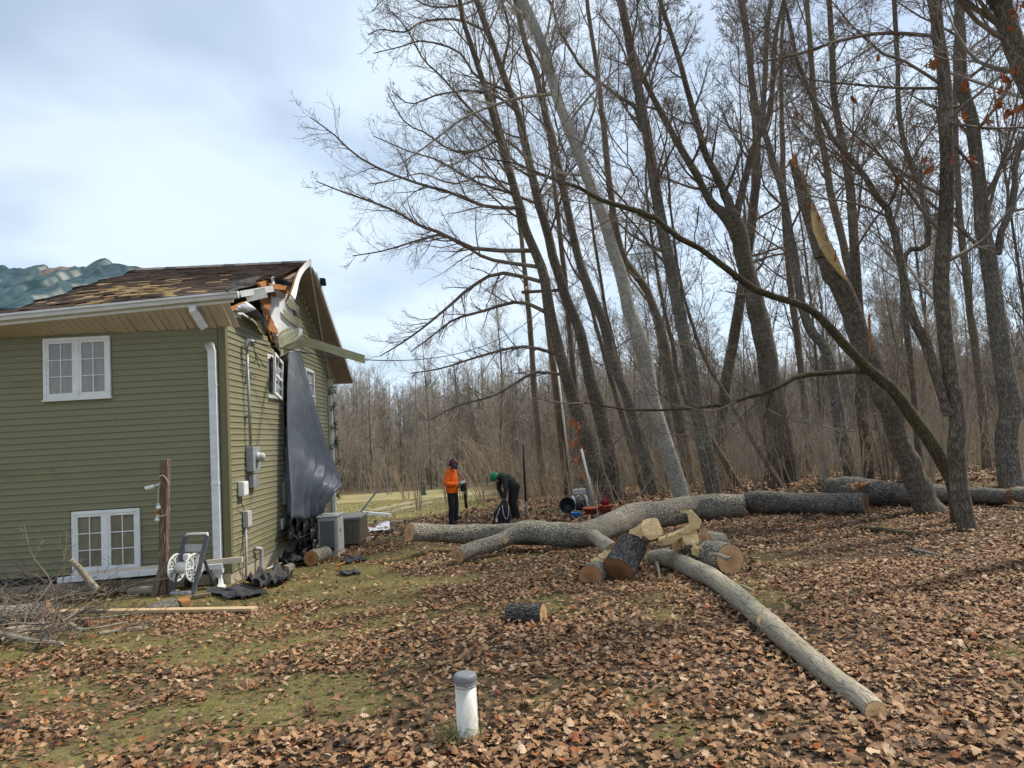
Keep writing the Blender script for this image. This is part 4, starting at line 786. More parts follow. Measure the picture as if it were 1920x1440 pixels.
tree('long mossy stem bowed far out to the left from the dark tree', [(1800, 985)]+moss_pts, 12.2, (38, 5), 'bark_moss', m1=22, t1=(.45, .99), l1=(.7, 1.3), ext=1.0, cfg=dict(m2=6, m3=4, m4=3), lean=.0, name='leaning_stem',
     forks=[([(1636, 694), (1614, 691), (1531, 699), (1471, 717), (1420, 735), (1375, 751), (1343, 760), (1285, 769), (1231, 774), (1155, 767), (1086, 754)], 12, 3, 8), ([(1446, 728), (1438, 760), (1432, 785)], 6, 5, 2), ([(1090, 353), (1060, 290), (1040, 200)], 4, 2, 4), ([(1237, 410), (1190, 330), (1165, 280)], 4, 2, 4)])
tree('tall furrowed tree near the right edge, pale left side', [(1897, 913), (1893, 830), (1891, 757), (1867, 638), (1852, 519), (1840, 433), (1830, 333), (1817, 233), (1803, 167), (1797, 67), (1793, 0)], 16.3, (50, 22), 'bark_grey',
     forks=[([(1870, 480), (1885, 430), (1905, 380), (1915, 300), (1935, 220)], 16, 10, 6), ([(1820, 440), (1800, 400), (1785, 360)], 8, 4, 3)], m1=18, t1=(.4, .98), cfg=C_F)
tree('thin dark tree between the snapped tree and the double stem', [(1735, 935), (1715, 828), (1705, 700), (1693, 598), (1690, 480), (1733, 460), (1720, 367), (1703, 317), (1683, 250), (1680, 133), (1670, 0)], 15.5, (14, 10), 'bark_brown', m1=14, t1=(.35, .98), l1=(1.2, 2.5), cfg=C_F)
tree('leaning dark trunk crossing the top corner of the frame', [(2010, 1015), (1990, 800), (1965, 500), (1940, 280), (1918, 140), (1900, 70), (1863, -10)], 8.5, (60, 44), 'bark_brown', m1=14, t1=(.5, .98), l1=(1.5, 2.6), cfg=C_F, ext=2.5)
# slimmer stems filling the edge
for lab, pts, Y, w in (('slim pole tree nearest the utility pole', [(1020, 925), (1012, 800), (1000, 640), (985, 500), (960, 330), (930, 200)], 33, (17, 6)),
                       ('slim tree just right of the utility pole', [(1092, 928), (1085, 780), (1070, 640), (1058, 500), (1040, 330), (1020, 150)], 31, (17, 6)),
                       ('thin leaning pair stem below the silver tree, lower one', [(1210, 925), (1180, 820), (1150, 720), (1120, 620), (1085, 500), (1060, 380)], 26, (14, 5)),
                       ('thin leaning stem crossing behind the silver tree', [(1238, 925), (1205, 820), (1165, 700), (1140, 600), (1120, 480), (1100, 350)], 28, (14, 5)),
                       ('young tree right of the straight brown tree', [(1388, 915), (1340, 830), (1300, 770), (1275, 700), (1262, 620), (1235, 500), (1215, 350)], 23, (17, 6)),
                       ('thin bowed tree left of the forked oak', [(1470, 915), (1420, 830), (1370, 740), (1330, 680), (1300, 600), (1280, 520), (1262, 400)], 20, (15, 6)),
                       ('pole tree between forked oak and slender tree', [(1520, 905), (1508, 760), (1495, 640), (1478, 500), (1468, 300), (1465, 100)], 27, (19, 9)),
                       ('grey tree behind the dark double stem', [(1850, 915), (1838, 760), (1815, 600), (1800, 450), (1795, 300), (1790, 100)], 22, (22, 10))):
    tree(lab, pts, Y, w, random.choice(('bark_grey', 'bark_brown', 'bark_tan')), m1=16, t1=(.35, .98), l1=(1.5, 3.5), cfg=C_M, n=10)
# ================================================================ BACKGROUND WOOD: copies of a few prototypes, each tree its own object
def proto(h, r, lean, m1, seed, twig, bark):
    z = np.linspace(-.3, h, 12); P = np.stack([lean*z/h*h*.1+.12*np.sin(z*.5+seed), .12*np.cos(z*.4+seed*2), z], -1); R = np.linspace(r, r*.18, 12)
    root = thing('background_tree', 'x', 'tree'); V, Fq, uv, _ = bark_tube(spline(P, 24), np.interp(np.linspace(0, 1, 24), np.linspace(0, 1, 12), R), 8, .01, seed); mk('trunk', V, Fq, M[bark], root, smooth=True, uv=uv)
    b = kids(P[None], R[None], m1+12, .12, .99, (25, 60), (.7, 1.3), 6, .13, .10, .4, .014, absl=h*.26); A = crown_parts(*b, dict(m2=7, m3=6, m4=2, tw=.0085, trop=.08, k4=1)); V, Fs = join(A); mk('crown', V, Fs, M[twig], root); return root
PR = [proto(15, .125, 1, 18, 1, 'twig_grey', 'bark_grey'), proto(13, .095, -1.2, 16, 2, 'twig', 'bark_grey'), proto(17, .15, .4, 22, 3, 'twig_grey', 'bark_brown'), proto(14, .10, -.3, 18, 4, 'twig', 'bark_brown'), proto(11, .09, 1.6, 16, 5, 'twig_tan', 'bark_grey'), proto(16, .13, -1, 20, 6, 'twig_grey', 'bark_grey')]
spots = []
tries = 0
def ok_spot(x, y, dmin):
    return all((x-a)**2+(y-b)**2 > dmin*dmin for a, b in spots)
while len(spots) < 205 and tries < 20000:
    tries += 1; y = 27+math.sqrt(rng.random())*68; u = rng.uniform(-.30, .80); x = u*y
    if fieldmask(np.array(x), np.array(y)) > .05 and y < 60+4*math.sin(x): continue
    if x < 2 and y < 33: continue
    if y < 34 and rng.random() < .5: continue
    if ok_spot(x, y, 1.2): spots.append((x, y))
for i, (x, y) in enumerate(spots):
    pr = PR[i % 6]; far_ = y > 58
    o = pr if i < 6 else copy_tree(pr); o.location = (x, y, float(gz(x, y))); o.rotation_euler = (0, 0, rng.uniform(0, 6.28)); s = rng.uniform(.7, 1.05)*(.8 if x < 3 else .95); o.scale = (s, s, s*rng.uniform(.9, 1.1))
    if x < -.5: tag(o, 'bare slender tree in the wood beyond the grass field', 'tree', 'trees beyond the field')
    elif far_: tag(o, 'thin bare tree deep in the wood behind the edge trees', 'tree', 'deep wood trees')
    else: tag(o, 'bare tree standing just behind the wood edge trees', 'tree', 'trees behind the wood edge')
n0 = 0
while n0 < 12:
    y = rng.uniform(24, 46); x = rng.uniform(.20, .82)*y
    if not ok_spot(x, y, 1.1): continue
    spots.append((x, y)); o = copy_tree(PR[(1, 3, 4)[n0 % 3]]); o.location = (x, y, float(gz(x, y))); o.rotation_euler = (0, 0, rng.uniform(0, 6.28)); s = rng.uniform(.85, 1.25); o.scale = (s*.7, s*.7, s*1.1); tag(o, 'bare tree standing just behind the wood edge trees', 'tree', 'trees behind the wood edge'); n0 += 1
# far wood that reads as one mass: one stretch of it, repeated along the back
A = []
for i in range(80):
    y = rng.uniform(-14, 14); x = rng.uniform(-14, 14); h = rng.uniform(11, 16); r = rng.uniform(.08, .2); z = np.linspace(0, h, 5); P = np.stack([x+rng.normal(0, .12, 5).cumsum(), np.full(5, y), z-.3], -1)[None]; R = np.linspace(r, r*.25, 5)[None]
    A.append(tubes(P, R, 5)); b = kids(P, R, 18, .08, 1, (20, 55), (.7, 1.3), 3, .15, .1, .4, .02, absl=4.0); A.append(tubes(*b, 3)); b = kids(*b, 7, .1, 1, (25, 55), (.35, .7), 2, .2, .05, .6, .014); A.append(tubes(*b, 3)); b = kids(*b, 2, .1, 1, (25, 55), (.35, .7), 1, .2, .05, .7, .012); A.append(tubes(*b, 3))
V, Fs = join(A); fwd = mk('far_woods', V, Fs, M['twig_grey']); lab = ['distant bare woodland behind the left end of the field', 'distant bare woodland behind the grass track', 'distant bare woodland behind the workers', 'distant bare woodland behind the leaning trees', 'distant bare woodland behind the forked oak', 'distant bare woodland behind the snapped tree', 'distant bare woodland at the far right edge', 'distant bare woodland hidden behind the house']
for i, u in enumerate((-.30, -.13, .04, .21, .38, .55, .72, -.5)):
    for d_ in range(2):
        o = fwd if (i, d_) == (0, 0) else fwd.copy()
        if (i, d_) != (0, 0): COL.objects.link(o)
        y = (98, 122)[d_]; x = (u+.07*d_)*105; o.location = (x, y, float(gz(x, y))); o.rotation_euler = (0, 0, (i*1.57+d_*.8)); tag(o, lab[i]+(', rear rank' if d_ else ''), 'woodland', kind='stuff')
# ---------------- shrubs and brush
def shrub_proto(h, ns, spread, twig, lean=(0, 0), m2=6, rs=1.0):
    root = thing('shrub', 'x', 'shrub'); P = []; R = []
    for i in range(ns):
        a = rng.uniform(0, 6.28); s = spread*rng.uniform(.3, 1); hh = h*rng.uniform(.6, 1.05); t = np.linspace(0, 1, 8)[:, None]; d = np.array([math.cos(a)*s+lean[0], math.sin(a)*s+lean[1], 0])
        P.append(np.concatenate([d[:2]*t**1.4*hh+rng.normal(0, .02, (8, 2)).cumsum(0)+.12*np.array([math.cos(a), math.sin(a)]), t*hh*(1-.12*t*np.linalg.norm(d))-.05], 1)); R.append(np.linspace(.018*h/3.2*rs, .004, 8)*rng.uniform(.6, 1.3))
    P = np.array(P); R = np.array(R); mk('stem', *(lambda q: (q[0], [q[1]]))(tubes(P, R, 5)), M[twig], root)
    b = kids(P, R, m2, .2, 1, (20, 50), (.2, .42), 4, .15, .06, .6, .0045); c_ = kids(*b, 5, .1, 1, (25, 55), (.3, .6), 3, .2, .03, .7, .004); V, Fs = join([tubes(*b, 4), tubes(*c_, 3)]); mk('crown', V, Fs, M[twig], root); return root
def put(root, x, y, label, group=None, s=1, rz=0, cat='shrub', loc=None, name=None):
    p = gpt(x, y) if loc is None else loc; root.location = tuple(p); root.rotation_euler = (0, 0, rz); root.scale = (s, s, s); root['label'] = label; root['category'] = cat
    if group: root['group'] = group
    if name: root.name = name
    return root
put(shrub_proto(4.6, 16, .55, 'twig_tan', (-.42, 0), 9), 945, 938, 'big arching bush leaning left behind the person in orange')
put(shrub_proto(3.6, 14, .6, 'twig_tan', (-.3, .1), 8), 905, 945, 'lower arching bush between the two workers', s=.8)
put(shrub_proto(5.2, 8, .42, 'twig_grey', (0, 0), 8, .55), 784, 957, 'multi stemmed small tree standing alone on the grass by the track', cat='tree', name='small_tree')
SP = [shrub_proto(2.6, 12, .35, 'twig_tan'), shrub_proto(3.4, 9, .3, 'twig_grey'), shrub_proto(2.0, 14, .5, 'twig_tan', (-.2, 0)), shrub_proto(4.2, 7, .25, 'twig')]
k_ = 0; used = [False]*4
for i in range(74):
    x = rng.uniform(960, 1910); y = rng.uniform(905, 938)-(.03*(x-960))
    p = gpt(x, y); p = np.array([p[0], min(p[1], 34)+rng.uniform(-1, 3), 0]); p[0] = at(x, y, p[1])[0]; p[2] = gz(p[0], p[1])
    if p[1] < 15.5: continue
    j = i % 4; o = SP[j] if not used[j] else copy_tree(SP[j]); used[j] = True; s = rng.uniform(.7, 1.15)
    put(o, 0, 0, 'leafless brushy shrub in the undergrowth along the wood edge', 'wood edge undergrowth shrubs', s, rng.uniform(0, 6.28), loc=p)
for j, (x, y, Y) in enumerate(((760, 930, 40), (730, 926, 52), (840, 940, 33), (870, 938, 35), (700, 922, 58))):
    p = at(x, y, Y); p[2] = gz(p[0], p[1]); put(copy_tree(SP[j % 4]), 0, 0, ('leafless shrub left of the lone small tree, past the track', 'leafless shrub farther back where the field meets the wood', 'low leafless shrub just left of the person in orange', 'leafless shrub right behind the person in orange', 'farthest leafless shrub beside the house end of the field')[j], 'field edge shrubs', 1.1, j*1.3, loc=p)
# undergrowth of single whips and saplings: one mass
P = []; R = []
for i in range(4400):
    if i < 3400: y = rng.uniform(19, 48); x = rng.uniform(-.02, .76)*y
    else: y = rng.uniform(56, 90); x = rng.uniform(-.3, .3)*y
    if x < 1 and y < 24: continue
    if fieldmask(np.array(x), np.array(y)) > .2 and y < 60: continue
    if y < 23 and rng.random() < .55: continue
    h = rng.uniform(.5, 2.6)*(1 if i < 3400 else 1.9); g = float(gz(x, y)); t = np.linspace(0, 1, 5); d = rng.normal(0, .22, 2); P.append(np.stack([x+d[0]*h*t+rng.normal(0, .02, 5), y+d[1]*h*t, g-.05+h*t*(1-.1*t)], -1)); R.append(np.linspace(.011, .004, 5)*rng.uniform(.5, 1.4)*(1 if i < 3400 else 1.6))
P = np.array(P); R = np.array(R); b = kids(P, R, 4, .25, 1, (25, 60), (.3, .6), 2, .2, .04, .6, .004); V, Fs = join([tubes(P, R, 3), tubes(*b, 3)]); tag(mk('undergrowth', V, Fs, M['twig_tan']), 'tangle of thin bare whips filling the wood floor', 'undergrowth', kind='stuff')
# ================================================================ FALLEN TRUNK AND LOGS
def lp(spec):
    P, R = [], []
    for x, y, d in spec: p, r = gl(x, y, d); P.append(p); R.append(r)
    return P, R
P, R = lp([(1396, 948, 44), (1343, 950, 46), (1290, 954, 49), (1237, 964, 50), (1185, 972, 48), (1131, 990, 47)])
e1 = [at(1092, 1004, 12.0), at(1040, 1001, 11.9), at(990, 997, 11.95), at(943, 1011, 11.75), at(901, 1026, 11.4), at(858, 1042, 11.05)]; P += e1; R += [45/2/F*12, 42/2/F*11.9, 38/2/F*11.95, 31/2/F*12.0, 28/2/F*11.7, 25/2/F*11.4]
trunk = log('fallen_tree', 'long grey fallen trunk forking into two sawn limbs on the leaves', P, R, 'bark_log', 'fallen tree', ('bark_dark_end', 'cut'), n=36, amp=.03, seed=2, step=.03)
P2 = [at(1060, 1003, 12.0), at(1000, 1001, 12.2), at(930, 1003, 12.55), at(880, 1001, 12.6), at(820, 1000, 12.45), at(768, 999, 12.1)]; R2 = [.15, .17, .17, .16, .155, .155]
log('', '', P2, R2, 'bark_log', ends=('', 'cut'), n=30, amp=.03, seed=5, pre=trunk, step=.03)
tb = np.array(trunk.location)
def scar(parent, x, y, Y, rx, rz, mat, org, name='branch_scar', lift=.0):
    c = at(x, y, Y)-np.array(org); t = (CAM-at(x, y, Y)); t /= np.linalg.norm(t); a = np.cross(t, (0, 0, 1)); a /= np.linalg.norm(a); b = np.cross(a, t); ring = np.array([c+a*rx*math.cos(q)*(1+.12*math.sin(3*q))+b*rz*math.sin(q) for q in np.arange(14)/14*2*np.pi]); V = np.vstack([[c+t*.012], ring, ring-t*.06]); n = 14
    mk(name, V, [(0, 1+i, 1+(i+1) % n) for i in range(n)]+[(1+i, 1+n+i, 1+n+(i+1) % n, 1+(i+1) % n) for i in range(n)], M[mat], parent, uv=np.vstack([[(0, 0)], [(math.cos(q), math.sin(q)) for q in np.arange(14)/14*2*np.pi], [(1, 0)]*14]))
scar(trunk, 942, 1015, 11.60, .10, .045, 'cut', tb); scar(trunk, 909, 1022, 11.32, .035, .04, 'cut', tb)
# cut trunk lengths farther back
P, R = lp([(1408, 942, 43), (1460, 943, 42), (1540, 944, 40), (1622, 945, 39)]); log('trunk_section', 'dark cut trunk section lying end to end with the fallen trunk', P, R, 'bark_mid', 'log', ('cut_red', 'bark_dark_end'), n=32, amp=.035, seed=9)
P, R = lp([(1592, 926, 44), (1650, 930, 46), (1720, 936, 45), (1790, 938, 40), (1860, 938, 34), (1960, 946, 30)]); P = [p+np.array([0, .9, .04]) for p in P]; log('trunk_section', 'rearmost dark trunk running behind the right trees', P, R, 'bark_mid', 'log', ('cut_red', 'bark_dark_end'), n=28, amp=.035, seed=12)
for i in range(14):   # torn wood where the back trunk broke
    b0 = at(1585+rng.uniform(0, 35), 912+rng.uniform(-6, 8), 15.0); MB().beam(b0, b0+np.array([rng.uniform(-.25, .25), rng.uniform(-.1, .1), rng.uniform(.0, .08)]), .03, .03).build('wood_splinter', M['osb' if i % 2 else 'lumber'])
    o = COL.objects[-1] if False else None
spl = [o for o in bpy.data.objects if o.name.startswith('wood_splinter')]
sp_root = thing('splintered_wood', 'reddish torn wood splinters on the broken end of the rear trunk', 'splinters', at(1600, 915, 15.0))
for o in spl: o.parent = sp_root; o.location = tuple(-np.array(sp_root.location)); o.name = 'splinter'
P, R = lp([(1868, 930, 26), (1905, 935, 30), (1960, 945, 30)]); log('broken_limb', 'split pale limb end lying at the right edge behind the trees', [p+np.array([0, -.6, .1]) for p in P], R, 'bark_log', 'branch', ('cut', 'cut'), seed=21)
P, R = lp([(1615, 991, 8), (1660, 996, 9), (1730, 1000, 8)]); log('fallen_branch', 'thin mossy branch lying in leaves left of the dark tree', P, R, 'bark_moss', 'branch', n=10, amp=.008)
P, R = lp([(1715, 1030, 11), (1760, 1038, 13), (1820, 1045, 11), (1880, 1052, 9)]); log('fallen_branch', 'pale rotten branch half buried in leaves below the dark tree', [p+np.array([.0, .12*(-1)**i, -.03-.02*(i % 2)]) for i, p in enumerate(P)], R, 'bark_grey', 'branch', n=12, amp=.01)
# long smooth limb running to the foreground
sp_ = [(1222, 1046, 30), (1253, 1047, 34), (1290, 1062, 37), (1338, 1086, 38), (1383, 1119, 40), (1422, 1153, 42), (1462, 1187, 43), (1500, 1221, 43), (1560, 1268, 42), (1610, 1308, 42), (1642, 1334, 42)]
P, R = lp(sp_); R = [r*.93 for r in R]
limb = log('fallen_limb', 'long smooth grey limb slanting to the foreground', P, R, 'bark_smooth', 'fallen limb', ('', 'cut_pale'), n=32, amp=.014, seed=31, step=.03, lump=.45); lb = np.array(limb.location)
pc_ = (np.array(P[5])*.6+np.array(P[6])*.4); td = CAM-pc_; td /= np.linalg.norm(td); td = td+np.array([-.12, 0, .05]); td /= np.linalg.norm(td); V, Fq, uv, (e0, e_, T) = bark_tube(spline([pc_, pc_+td*R[5]*.8, pc_+td*(R[5]+.075)], 10), np.linspace(.075, .054, 10), 16, .006); mk('branch_stub', V-lb, Fq, M['bark_smooth'], limb, smooth=True, uv=uv); cutface(e_, T[-1], M['cut_pale'], limb, org=lb)
for a, b, w in (((1376, 1098, 7.35), (1412, 1108, 7.1), .022), ((1232, 1062, 8.9), (1237, 1082, 8.7), .03), ((1360, 1046, 8.2), (1330, 1040, 8.3), .03)):
    p0, p1 = at(*a), at(*b); V, Fq, uv, (e0, e_, T) = bark_tube(spline([p0-(p1-p0)*.3, p0, (p0+p1)/2+(0, 0, .02), p1], 12), np.linspace(w, w*.6, 12), 10, .006); mk('side_branch', V-lb, Fq, M['bark_smooth'], limb, smooth=True, uv=uv); cutface(e_, T[-1], M['cut_pale'], limb, org=lb)
p0 = at(1527, 1262, 4.55); p1 = p0+np.array([-.02, .0, .05]); V, Fq, uv, (e0, e_, T) = bark_tube(spline([p0-np.array([0, 0, .1]), p0, p1], 8), [.03]*4+[.025]*4, 10, .004); mk('side_branch', V-lb, Fq, M['bark_smooth'], limb, smooth=True, uv=uv)
# wood pile
def bolt(name, label, a, b, r, mat, ends, seed=0, amp=.02, cat='log', n=26): return log(name, label, [np.array(a), (np.array(a)+np.array(b))/2, np.array(b)], r, mat, cat, ends, n=n, amp=amp, seed=seed, step=.02)
bolt('log_round', 'short log round with reddish sawn face towards the viewer, left of the pile', at(1107, 1083, 8.55), at(1127, 1072, 9.05), [.145, .15, .15], 'bark_log', ('cut_red', 'cut'), 41)
bolt('log_bolt', 'dark barked bolt tilted against the wood pile', at(1160, 1070, 8.65), at(1187, 1020, 8.95), [.20, .195, .19], 'bark_dark', ('cut_red', 'cut'), 42, .04, n=34)
bolt('log_bolt', 'pale short bolt with green grey bark beside the fallen trunk', at(1114, 1003, 9.9), at(1148, 1034, 9.3), [.095, .10, .10], 'bark_smooth', ('cut_red', 'cut'), 43, .01)
bolt('log_bolt', 'mossy thick bolt with a pale branch stub behind the smooth limb', at(1310, 1040, 9.1), at(1370, 1050, 8.5), [.15, .17, .18], 'bark_log', ('cut', 'cut'), 44, .03)
bolt('log_bolt', 'grey barked bolt at the back right of the pile', at(1318, 1010, 9.6), at(1352, 1012, 9.9), [.10, .10, .10], 'bark_smooth', ('cut', 'cut'), 45)
bolt('log_bolt', 'small dark bolt lying alone on the lawn with a sawn end', at(953, 1151, 6.75), at(1019, 1152, 6.62), [.092, .096, .098], 'bark_dark', ('cut', 'cut'), 46, .012)
def wedge(name, label, c, axis, L, prof, rz=0):
    """split billet: profile (u,v) extruded along axis, bark on the rounded side"""
    c = np.array(c); a = np.array(axis, float); a /= np.linalg.norm(a); u = np.cross(a, (0, 0, 1)); u /= np.linalg.norm(u); v = np.cross(u, a); root = thing(name, label, 'firewood', c-np.array([0, 0, .1]))
    ring = lambda s, f=1: np.array([c+a*s+(u*x+v*y)*f for x, y in prof]); G_ = [ring(s)+rng.normal(0, .006, (len(prof), 3)) for s in np.linspace(-L/2, L/2, 7)]; G_ = [g+rng.normal(0, .010, g.shape) for g in G_]; o0 = np.array(root.location)
    nb = len(prof)//2   # first half of the profile is split faces, second half the bark arc
    G_ = np.array(G_)-o0; MB().sheet(G_[:, :nb+1]).build('split_face', M['split'], root); Gb = np.concatenate([G_[:, nb:], G_[:, :1]], 1); b_ = MB().sheet(Gb); V = np.array(b_.v); uv = np.array([(j*.03, i*L/6) for i in range(7) for j in range(Gb.shape[1])]); mk('bark', V, b_.f, M['bark_smooth'], root, smooth=True, uv=uv)
    for g in (G_[0][::-1], G_[-1]): MB().add(g, [tuple(range(len(g)))]).build('end_face', M['split'], root)
    return root
arc = lambda r, a0, a1, n=6: [(r*math.cos(math.radians(a)), r*math.sin(math.radians(a))) for a in np.linspace(a0, a1, n)]
wedge('split_billet', 'pale split billet leaning on top of the dark bolt', at(1206, 997, 9.0), at(1222, 988, 8.8)-at(1186, 1012, 9.3), .42, [(-.14, .10), (-.05, .11), (.06, .10), (.12, .0), (.13, -.10)]+arc(.16, -40, -160, 6))
wedge('split_billet', 'smaller split wedge standing behind the reddish log round', at(1131, 1049, 8.9), at(1144, 1040, 8.8)-at(1116, 1058, 9.0), .24, [(-.10, .06), (-.03, .07), (.05, .06), (.08, .0), (.09, -.04)]+arc(.10, -30, -150, 5))
wedge('split_billet', 'split chunk below the splintered slab', at(1284, 1015, 9.2), at(1312, 1003, 8.9)-at(1280, 1030, 9.3), .32, [(-.12, .1), (-.02, .13), (.08, .10), (.11, 0), (.1, -.1)]+arc(.14, -40, -150, 5))
def slab(label, pts, Y, th, tilt=(0, .1, 0)):
    P = [at(x, y, Y) for x, y in pts]; c = np.mean(P, 0); c[2] = min(q[2] for q in P); root = thing('splintered_slab', label, 'firewood', c); b = MB(); n = len(P); P = np.array(P)-c
    b.prism(P, np.array([.02, th, .01])); b.build('slab', M['split'], root)
    for k in range(7):
        i = k % (n-1); q = P[i]*.6+P[i+1]*.4; MB().beam(q, q+np.array([rng.uniform(-.12, .12), rng.uniform(-.05, .05), rng.uniform(.0, .07)]), .012, .02).build('splinter', M['split'], root)
slab('splintered pale slab with a torn upright end on the wood pile', [(1226, 1018), (1240, 1011), (1262, 1003), (1283, 994), (1294, 985), (1290, 965), (1297, 958), (1307, 968), (1316, 978), (1312, 990), (1300, 994), (1284, 1004), (1258, 1020), (1240, 1024)], 9.05, .14)
slab('orange split chip lying between the slab and the mossy bolt', [(1308, 1030), (1318, 1018), (1336, 1026), (1330, 1034), (1316, 1040)], 8.95, .06)
slab('small fresh splinter heap in front of the splintered slab', [(1296, 1030), (1306, 1026), (1314, 1034), (1310, 1044), (1298, 1040)], 8.8, .05)
slab('flat wood chip on the leaves left of the forked limb', [(795, 1061), (808, 1057), (820, 1054), (817, 1058), (800, 1063)], 10.6, .03)
# ================================================================ BY THE HOUSE
def box_thing(name, label, cat, px, Y, dims, rz=HROT): return thing(name, label, cat, (*at(px[0], px[1], Y)[:2], gz(*at(px[0], px[1], Y)[:2])), rz)
# standby generator
p = h2w((.62, 3.75, 0)); p = at(615, 1028, 14.6); p[2] = gz(p[0], p[1]); gen = thing('generator', 'grey standby generator cabinet against the gable wall', 'generator', p, HROT)
gh = .80
MB().b2((-.20, -.02, .0), (.22, .62, .06)).build('base', M['concrete'], gen); MB().b2((-.19, .0, .06), (.20, .60, gh)).build('cabinet', M['field'], gen, bevel=.02); MB().b2((-.21, -.02, gh), (.22, .62, gh+.035)).build('lid', M['grey_plastic'], gen, bevel=.012)
MB().b2((-.15, -.012, .14), (.14, .001, gh-.07)).build('panel', M['dark_plastic'], gen, bevel=.008); MB().b2((.195, .03, .1), (.215, .57, gh-.05)).build('panel', M['grey_plastic'], gen, bevel=.006)
MB().tube([(.22, .18, gh*.6), (.235, .18, gh*.6+.04), (.22, .18, gh*.6+.07)], .008, 6).build('latch', M['black'], gen); MB().b2((-.03, -.02, .12), (.12, -.013, .20)).build('vent_grille', M['black'], gen)
MB().tube(spline([(-.18, .1, gh+.04), (-.05, .05, gh+.06), (.08, .12, gh+.05), (.1, .3, gh+.045)], 12), .012, 6).build('hose', M['grey_plastic'], gen, smooth=True)
p = at(652, 1000, 16.6); p[2] = gz(p[0], p[1])+.02; db = thing('deck_box', 'brown slatted resin deck box behind the generator', 'storage box', p, HROT)
MB().b2((-.28, 0, .04), (.26, 1.1, .60)).build('body', M['brownbox'], db, bevel=.01)
for i in range(7): MB().b2((.262, .03+i*.155, .06), (.278, .165+i*.155, .58)).build('slat', M['brownbox'], db, bevel=.004)
for i in range(4): MB().b2((-.27+i*.133, -.016, .06), (-.15+i*.133, -.001, .58)).build('slat', M['brownbox'], db, bevel=.004)
MB().b2((-.31, -.03, .60), (.30, 1.13, .66)).build('lid', M['boxlid'], db, bevel=.012)
# debris beside deck box
def debris(name, label, cat, pts, w, h, mat, lift=0, Ys=None):
    P = [gpt(*q) for q in pts] if Ys is None else [at(*q, Y) for q, Y in zip(pts, Ys)]; P = [q+np.array([0, 0, h/2+lift]) for q in P]; o0 = P[0].copy(); b = MB()
    for a, c in zip(P[:-1], P[1:]): b.beam(a-o0, c-o0, w, h)
    o = b.build(name, M[mat], bevel=.004); o.location = tuple(o0); return tag(o, label, cat)
debris('gutter_piece', 'white gutter length lying on the lawn behind the deck box', 'gutter', [(676, 968), (732, 973)], .10, .11, 'alu', .08)
debris('metal_strip', 'thin white metal strip curving over the leaves beside the trunk end', 'strip', [(677, 984), (700, 981), (735, 979), (765, 979)], .03, .02, 'alu', .02)
debris('bent_prop', 'grey tube propped up slanting above the deck box', 'tube', [(676, 962), (707, 922)], .045, .045, 'grey_metal', 0, (20, 20.2))
MB_ = MB(); Gx = []
for i in range(9):
    r = []
    for j in range(6): q = gpt(655+i*9.5, 1001-j*2.5-i*.6); q[2] += .03+.10*max(0, (i-5)/3)**2*(.4+.6*j/5)+.02*math.sin(i*1.4+j); r.append(q)
    Gx.append(r)
o = MB().sheet(Gx).build('bent_sheet', M['alu'], solid=.006); tag(o, 'bent light grey metal sheet with a curled corner on the leaves', 'metal sheet')
debris('white_board', 'flat white board on the leaves in front of the bent sheet', 'board', [(672, 1010), (708, 1007)], .18, .02, 'white'); debris('plank_piece', 'short tan plank beside the flat white board', 'plank', [(652, 1009), (678, 1003)], .12, .02, 'lumber')
# logs, felt and rubble along the gable foot
bolt('log_round', 'mossy log round with orange sawn end near the generator', gpt(583, 1062)+np.array([0, 0, .13]), gpt(612, 1049)+np.array([0, 0, .13]), [.13, .14, .13], 'bark_log', ('cut_red', 'cut'), 51)
bolt('log_round', 'small rotten log round beside the crumpled felt', gpt(533, 1079)+np.array([0, 0, .08]), gpt(546, 1072)+np.array([0, 0, .08]), [.08, .085, .08], 'bark_log', ('cut_red', 'cut'), 52)
def felt(label, quad, amp, seed, nx=22, ny=12, fold=None, name='roofing_felt'):
    Gx = []
    for i in range(nx):
        r = []
        for j in range(ny):
            u, v = i/(nx-1), j/(ny-1); x = (quad[0][0]*(1-u)+quad[1][0]*u)*(1-v)+(quad[3][0]*(1-u)+quad[2][0]*u)*v; y = (quad[0][1]*(1-u)+quad[1][1]*u)*(1-v)+(quad[3][1]*(1-u)+quad[2][1]*u)*v
            q = gpt(x+2*math.sin(9*v+seed), y+1.2*math.sin(11*u+seed)); P_ = np.array([[u*4, v*3, seed]]); q[2] += .025+amp*abs(vnoise(P_, 1.2, seed)[0])+amp*.5*abs(vnoise(P_, 2.7, seed)[0])*(fold(u, v) if fold else 1); r.append(q)
        Gx.append(r)
    o = MB().sheet(Gx).build(name, M['felt'], solid=.008); return tag(o, label, 'roofing felt')
felt('sheet of black roofing felt flat on the lawn near the hose reel', [(385, 1112), (470, 1098), (505, 1118), (430, 1128)], .05, 3)
felt('crumpled black roofing felt piled below the corner', [(455, 1100), (530, 1080), (550, 1092), (490, 1112)], .22, 7)
felt('dark felt scraps heaped against the foundation by the tarp', [(520, 1055), (560, 1038), (600, 1055), (545, 1066)], .18, 11)
felt('small dark felt sheet in the leaves past the mossy log round', [(636, 1052), (672, 1045), (690, 1052), (650, 1058)], .03, 13)
felt('thin dark felt scrap on the lawn in front of the log round', [(630, 1076), (668, 1072), (676, 1078), (640, 1082)], .03, 17)
felt('dark debris bank under the torn wall beside the generator', [(548, 1030), (592, 1012), (600, 1036), (560, 1046)], .3, 19)
